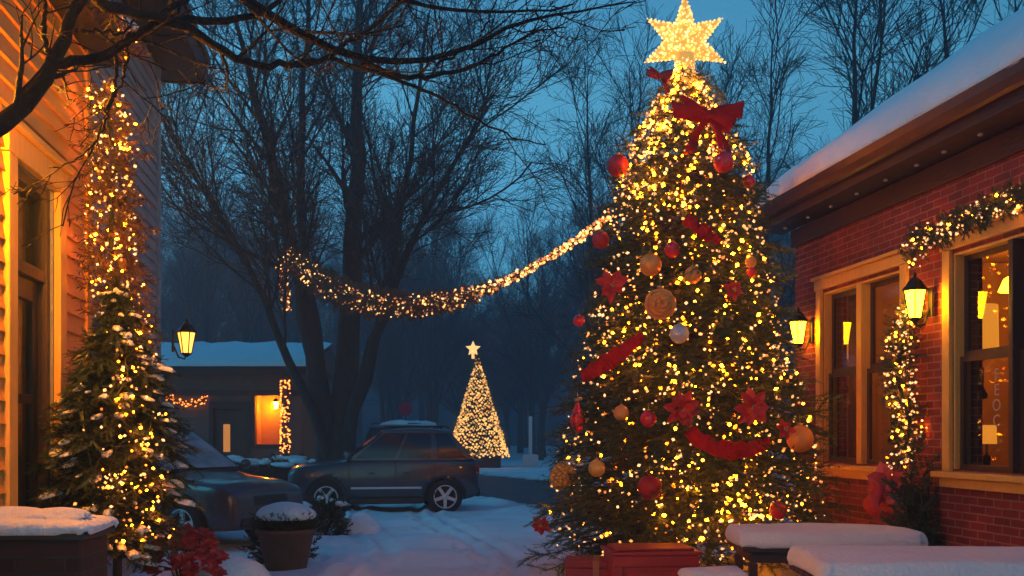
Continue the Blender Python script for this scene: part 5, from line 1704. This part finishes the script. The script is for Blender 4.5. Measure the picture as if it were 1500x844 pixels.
    # dark bushes
    def bush(name, label, c, rx, ry, h, n, seed, snow=0, needle='soil_shrub', L=.14):
        r2 = np.random.default_rng(seed)
        t = thing(name, label, 'bush', c)
        tp = sprig_template(np.random.default_rng(seed), L, 16, L * .4, L * .11, .7)
        d = r2.normal(0, 1, (n, 3)); d /= np.linalg.norm(d, axis=1)[:, None]; d[:, 2] = np.abs(d[:, 2])
        e = 1 + .18 * np.sin(d[:, 0] * 5 + seed) * np.sin(d[:, 1] * 6) 
        lo = d * np.array((rx, ry, h)) * (r2.uniform(.45, .95, n) * e)[:, None]
        V, Fc = place_np(tp, lo, d + r2.normal(0, .5, (n, 3)), r2.normal(0, 1, (n, 3)), r2.uniform(.7, 1.3, n))
        np_obj('foliage', V, Fc, M[needle], t)
        st = MB()
        for i in range(9):
            a = i * .7; st.tube([(0, 0, 0), (rx * .3 * math.cos(a), ry * .3 * math.sin(a), h * .4), (rx * .6 * math.cos(a), ry * .6 * math.sin(a), h * .75)], .012, 5)
        st.build('stem', M['bark'], t)
        if snow:
            s = MB()
            for i in range(snow):
                a = r2.uniform(0, 6.3); q = math.sqrt(r2.uniform(0, 1)) * .8
                s.blob((rx * q * math.cos(a), ry * q * math.sin(a), h * (1 - .45 * q * q)), (rx * r2.uniform(.12, .3), ry * r2.uniform(.12, .3), h * .07), 2, .3, i)
            s.build('snow_cap', M['snow'], t, smooth=True)
    bush('bush', 'dark leafless looking bush behind the tall snow domed pot', (-2.98, 12.7, 0), .42, .35, .72, 420, 3, 0)
    c = G(472, 788)
    bush('clipped_bush', 'dark clipped bush between the tall pot and the grey suv', (c.x, c.y + .3, 0), .38, .35, .66, 520, 4, 3)
    bush('evergreen_bush', 'dark evergreen standing against the brick wall below the wall garland', tuple(rb(rb_u(1372), .22, 0)), .22, .18, 1.6, 520, 5, 0, 'needle_dark', .16)
    for i, (px, py, w) in enumerate(((330, 690, 1.6), (425, 690, 1.3))):
        c = P(px, py, 29); c.z = 0
        bush('snowy_hedge', ('low snowy hedge in front of the door of the low house', 'low snowy hedge beside the light wrapped post of the low house')[i], c, w, .6, 1.0, 700, 6 + i, 26, 'soil_shrub', .2)
    # small snow heap by the suv
    c = G(525, 782)
    o = MB().blob((0, 0, 0), (.42, .34, .32), 4, .10, 4, flat=-.02).build('snow_heap', M['snow'], smooth=True, loc=(c.x, c.y, .0)); tag(o, 'small rounded heap of snow on the ground beside the grey suv', 'snow heap')

    # poinsettia bow at the wall
    c = rb(rb_u(1342), .30, 1.22)
    t = thing('wall_bow', 'pink and red bow of broad leaves hanging below the wall garland', 'bow', c)
    b = MB(); petals(b, Vector((0, 0, -.02)), 11, .27, .15, rg, (-.1, .5), Vector((-.8, -.6, .1))); petals(b, Vector((-.03, -.02, -.02)), 7, .16, .11, rg, (.3, .8), Vector((-.8, -.6, .1)))
    b.build('petals', M['pink_petal'], t)
    pts = [Vector((-.0, -.02, 0)) + Vector((.05 * math.sin(i), -.01 * i, -.06 * i)) for i in range(8)]
    ribbon_np(pts, Vector((.6, -.8, 0)), [.10 + .015 * i for i in range(8)]).build('tail', M['deep_red'], t, smooth=True)
    ribbon_np([Vector((p.x - .16, p.y, p.z * .8)) for p in pts], Vector((.6, -.8, 0)), [.10 + .015 * i for i in range(8)]).build('tail', M['deep_red'], t, smooth=True)

    # lanterns on the walls
    lantern('wall_lantern', 'bright lantern on the brick wall between the two windows', tuple(rb(rb_u(1371), .22, CAM_H + 195 / F * 9.35)), RB_RZ, .8)
    lantern('wall_lantern', 'lantern half hidden by the decorated tree at the left window of the brick building', tuple(rb(.50, .19, CAM_H + 148 / F * 12.2)), RB_RZ, .82)
    pl = MW @ Vector((ue - .05, ym - .24, CAM_H + 138 / F * 11.9))
    lantern('wall_lantern', 'lantern with dark cap on the far corner of the clapboard house', (pl.x + .12, pl.y, pl.z), LH_RZ, .78, 'lamp_glass_soft')
    pd = MW @ Vector((d0 - 1.2, -.19, 3.3))
    lantern('wall_lantern', 'lantern beside the glazed door of the clapboard house', tuple(pd), LH_RZ, .8, 'lamp_glass_strong')

    # glowing far tree
    Y = 50.0; S = F / Y
    b0 = P(700, 684, Y); b0.z = 0
    t = thing('lit_cone_tree', 'distant tree wholly covered in golden lights standing beyond the road', 'tree', b0)
    H = 1.7 + (635 - 520) / S; R = 42 / S; zb = .55
    pf = lambda z: R * max(0.03, (H - z) / (H - zb)) ** 1.02
    tp = [sprig_template(np.random.default_rng(9), .45, 14, .14, .04, .6)]
    conifer(t, pf, zb, H, 26, 16, rng, 'needle', .15, .45, tp, (.8, 1.2))
    MB().box(-1.15, 1.15, -1.1, 1.1, 0, .62).build('planter_box', M['dark_brick'], t, bevel=.03)
    slab(MB(), -1.17, 1.17, -1.12, 1.12, .622, .72, 9, .06).build('box_snow', M['snow'], t, smooth=True)
    ls = thing('light_string', 'dense golden fairy lights covering the distant tree', 'lights', b0)
    pts = []
    k = 1150
    for i in range(k):
        f = 1 - math.sqrt(1 - (i + .5) / k * .998); z = zb + (H - zb) * f; a = i * 2.39996
        r = pf(z) * rng.uniform(1.0, 1.12)
        if math.sin(a) > .35: continue
        pts.append((b0.x + r * math.cos(a), b0.y + r * math.sin(a), z + rng.normal(0, .04)))
    bulbs(ls, pts, .066, (('far_warm', .75), ('far_amber', .25)), rng)
    wire(ls, [(b0.x + pf(z) * math.cos(z * 6), b0.y + pf(z) * math.sin(z * 6), z) for z in np.linspace(zb, H, 160)], .012, 3)
    c = P(693, 511, Y)
    s = thing('star_topper', 'small golden star shining on top of the distant lit tree', 'star', c)
    ring = [(math.sin(PI * i / 5) * (.40 if i % 2 == 0 else .19), math.cos(PI * i / 5) * (.40 if i % 2 == 0 else .19)) for i in range(10)]
    MB().add([(x, 0, z) for x, z in ring] + [(0, -.1, 0), (0, .1, 0)], [(i, (i + 1) % 10, 10) for i in range(10)] + [((i + 1) % 10, i, 11) for i in range(10)]).tube([(0, 0, -.15), (0, 0, -.5)], .08, 8).build('star_body', M['far_star'], s)

    # street furniture far off
    b0 = P(594, 700, 36); b0.z = 0
    t = thing('street_sign', 'small red sign on a thin pole beyond the grey suv', 'sign', b0)
    MB().tube([(0, 0, 0), (0, 0, 2.95)], .03, 8).build('pole', M['pole_grey'], t, smooth=True)
    zc = 1.7 + 36 * 36 / F
    MB().prism([(.27 * math.cos(PI / 8 + i * PI / 4), zc + .27 * math.sin(PI / 8 + i * PI / 4)) for i in range(8)], -.05, -.032).build('sign_board', M['sign_red'], t)
    b0 = P(777, 700, 52); b0.z = 0
    t = thing('white_post', 'pale thin post on a low base at the edge of the far woods', 'post', b0)
    MB().box(-.09, .09, -.09, .09, .602, 2.6).build('post', M['white_paint'], t, bevel=.02)
    MB().box(-.40, .40, -.3, .3, 0, .60).build('base', M['white_paint'], t, bevel=.03)
M['bulb_star'] = emit('bulb_star', (1.0, 0.50, 0.12), .85)
M['bulb_star_pale'] = emit('bulb_star_pale', (1.0, 0.66, 0.30), .9)
M['bulb_swag'] = emit('bulb_swag', (1.0, 0.42, 0.10), 1.5)
M['bulb_swag_pale'] = emit('bulb_swag_pale', (1.0, 0.54, 0.18), 1.5)
M['far_amber'] = emit('far_amber_bulb', (1.0, 0.36, 0.06), .6)
M['far_star'] = emit('far_star', (1.0, 0.52, 0.14), .8)
M['lamp_glass_soft'] = emit('lamp_glass_soft', (1.0, 0.36, 0.04), 1.8, (0.9, 0.7, 0.4))
M['lamp_glass_strong'] = emit('lamp_glass_strong', (1.0, 0.31, 0.004), 520.0, (0.9, 0.7, 0.3))
for k in ('bulb_star', 'bulb_star_pale', 'bulb_swag', 'bulb_swag_pale', 'far_amber'): BULB[k] = _bulb_mesh(M[k])
M['lamp_glass_far'] = emit('lamp_glass_far', (1.0, 0.40, 0.006), 160.0, (0.9, 0.7, 0.3))
M['swag_leaf'] = leafy('swag_leaf', (.05, .03, .02), (.12, .07, .04))
M['yard_snow'] = mat('yard_snow', (0.70, 0.71, 0.73), 0.8, (0.84, 0.85, 0.87), 1.3, 0.5, 30, spec=.3)
M['twig_red'] = leafy('reddish_twig', (.07, .035, .025), (.14, .07, .045))
M['pink_cloth'] = mat('pink_cloth', (.50, .16, .14), .7, (.6, .22, .19), 6, .2, 20)
M['car_glass'] = mat('car_glass', (.008, .010, .014), .14, spec=.7)
M['sky_sheen_glass'] = mat('sky_sheen_glass', (.20, .24, .26), .25, (.40, .45, .47), 2.5, .1, 12, spec=.8)  # pale bluish base colour stands in for sky reflected in the windshield
M['car_trim'] = mat('car_trim', (.012, .012, .013), .5)
M['headlight'] = mat('headlight', (.45, .47, .50), .12, spec=.8, metal=.4, coat=.8)
M['tail_light'] = mat('tail_light', (.30, .008, .012), .15, coat=.8)
M['tyre'] = mat('tyre', (.012, .012, .013), .85)
M['rim'] = mat('rim', (.62, .64, .66), .35, metal=.35)
M['pole_grey'] = mat('pole_grey', (.12, .12, .13), .5)
M['sign_red'] = mat('sign_red', (.50, .02, .07), .5)
M['white_paint'] = mat('white_paint', (.62, .64, .66), .6)

ground()
brick_building()
MW, ub, d0, d1, ym, ue = left_house()
far_house()
trees()
overhang()
big_tree()
ornaments()
spruce(ub)
garlands(MW, ub)
cars()
props(MW, ub, d0, d1, ym, ue)

# ------------------------------------------------------------------ camera
cd = bpy.data.cameras.new('camera'); cam = bpy.data.objects.new('camera', cd); COL.objects.link(cam)
cam.location = (0, 0, CAM_H); cam.rotation_euler = (PI / 2, 0, 0)
cd.sensor_width = 36; cd.lens = 36 * F / 1500
cd.shift_y = (HOR - 422) / 1500
cd.clip_end = 2000; cd.clip_start = .05
SC.camera = cam

# ------------------------------------------------------------------ dusk sky and the last soft light
w = bpy.data.worlds.new('World'); SC.world = w; w.use_nodes = True
nt = w.node_tree; bg = nt.nodes['Background']
sky = nt.nodes.new('ShaderNodeTexSky'); sky.sky_type = 'NISHITA'; sky.sun_disc = False
SUN_EL, SUN_AZ = math.radians(12.0), math.radians(150)
sky.sun_elevation = SUN_EL; sky.sun_rotation = SUN_AZ
sky.air_density = 1.0; sky.dust_density = .3; sky.ozone_density = 3.0
mx = nt.nodes.new('ShaderNodeMix'); mx.data_type = 'RGBA'; mx.blend_type = 'MULTIPLY'; mx.inputs['Factor'].default_value = 1
tc = nt.nodes.new('ShaderNodeTexCoord'); sx = nt.nodes.new('ShaderNodeSeparateXYZ'); cr = nt.nodes.new('ShaderNodeValToRGB')
nt.links.new(tc.outputs['Generated'], sx.inputs[0]); nt.links.new(sx.outputs['Z'], cr.inputs['Fac'])
cr.color_ramp.elements[0].color = (.14, .50, .80, 1); cr.color_ramp.elements[0].position = 0.0
cr.color_ramp.elements[1].color = (.46, 1.0, .92, 1); cr.color_ramp.elements[1].position = .32
e = cr.color_ramp.elements.new(.42); e.color = (.40, .92, .90, 1)
e = cr.color_ramp.elements.new(.62); e.color = (.07, .62, 1.05, 1)
mul = nt.nodes.new('ShaderNodeMath'); mul.operation = 'MULTIPLY'
# the half of the sky behind the viewer is already darker
sx2 = nt.nodes.new('ShaderNodeMapRange'); sx2.inputs['From Min'].default_value = -.45; sx2.inputs['From Max'].default_value = .35
sx2.inputs['To Min'].default_value = .6; sx2.inputs['To Max'].default_value = 1.0
nt.links.new(sx.outputs['Y'], sx2.inputs['Value'])
nt.links.new(cr.outputs['Color'], mx.inputs['B'])
nt.links.new(sky.outputs[0], mx.inputs['A']); nt.links.new(mx.outputs['Result'], bg.inputs['Color'])
nt.links.new(sx2.outputs[0], mul.inputs[0])
mul.inputs[1].default_value = .105
nt.links.new(mul.outputs[0], bg.inputs['Strength'])
sd = bpy.data.lights.new('sun', 'SUN'); so = bpy.data.objects.new('sun', sd); COL.objects.link(so)
sd.energy = .38; sd.angle = math.radians(30); sd.color = (.10, .70, 1.0)
el = math.radians(32); az = math.radians(-105)
# light comes from azimuth az (clockwise from +Y), elevation el
dv = Vector((math.sin(az) * math.cos(el), math.cos(az) * math.cos(el), math.sin(el)))
so.rotation_euler = dv.to_track_quat('Z', 'Y').to_euler()

# ------------------------------------------------------------------ evening haze
HAZE = True
if HAZE:
    b = MB().box(-260, 260, -20, 260, -1, 34)
    hm = bpy.data.materials.new('haze'); hm.use_nodes = True
    n2 = hm.node_tree; n2.nodes.clear()
    out = n2.nodes.new('ShaderNodeOutputMaterial'); pv = n2.nodes.new('ShaderNodeVolumePrincipled')
    pv.inputs['Color'].default_value = (.55, .80, 1.0, 1)
    pv.inputs['Density'].default_value = .005
    pv.inputs['Anisotropy'].default_value = .2
    n2.links.new(pv.outputs[0], out.inputs['Volume'])
    hz = b.build('haze', hm); tag(hz, kind='stuff')

SC.view_settings.view_transform = 'Standard'; SC.view_settings.look = 'None'
SC.view_settings.exposure = 0.9; SC.view_settings.gamma = 1.0; SC.view_settings.use_curve_mapping = False
cy = SC.cycles
cy.use_denoising = True
cy.max_bounces = 6; cy.diffuse_bounces = 3; cy.glossy_bounces = 3; cy.transmission_bounces = 3; cy.transparent_max_bounces = 12; cy.volume_bounces = 0
cy.sample_clamp_indirect = 4.0; cy.sample_clamp_direct = 0
cy.caustics_reflective = False; cy.caustics_refractive = False
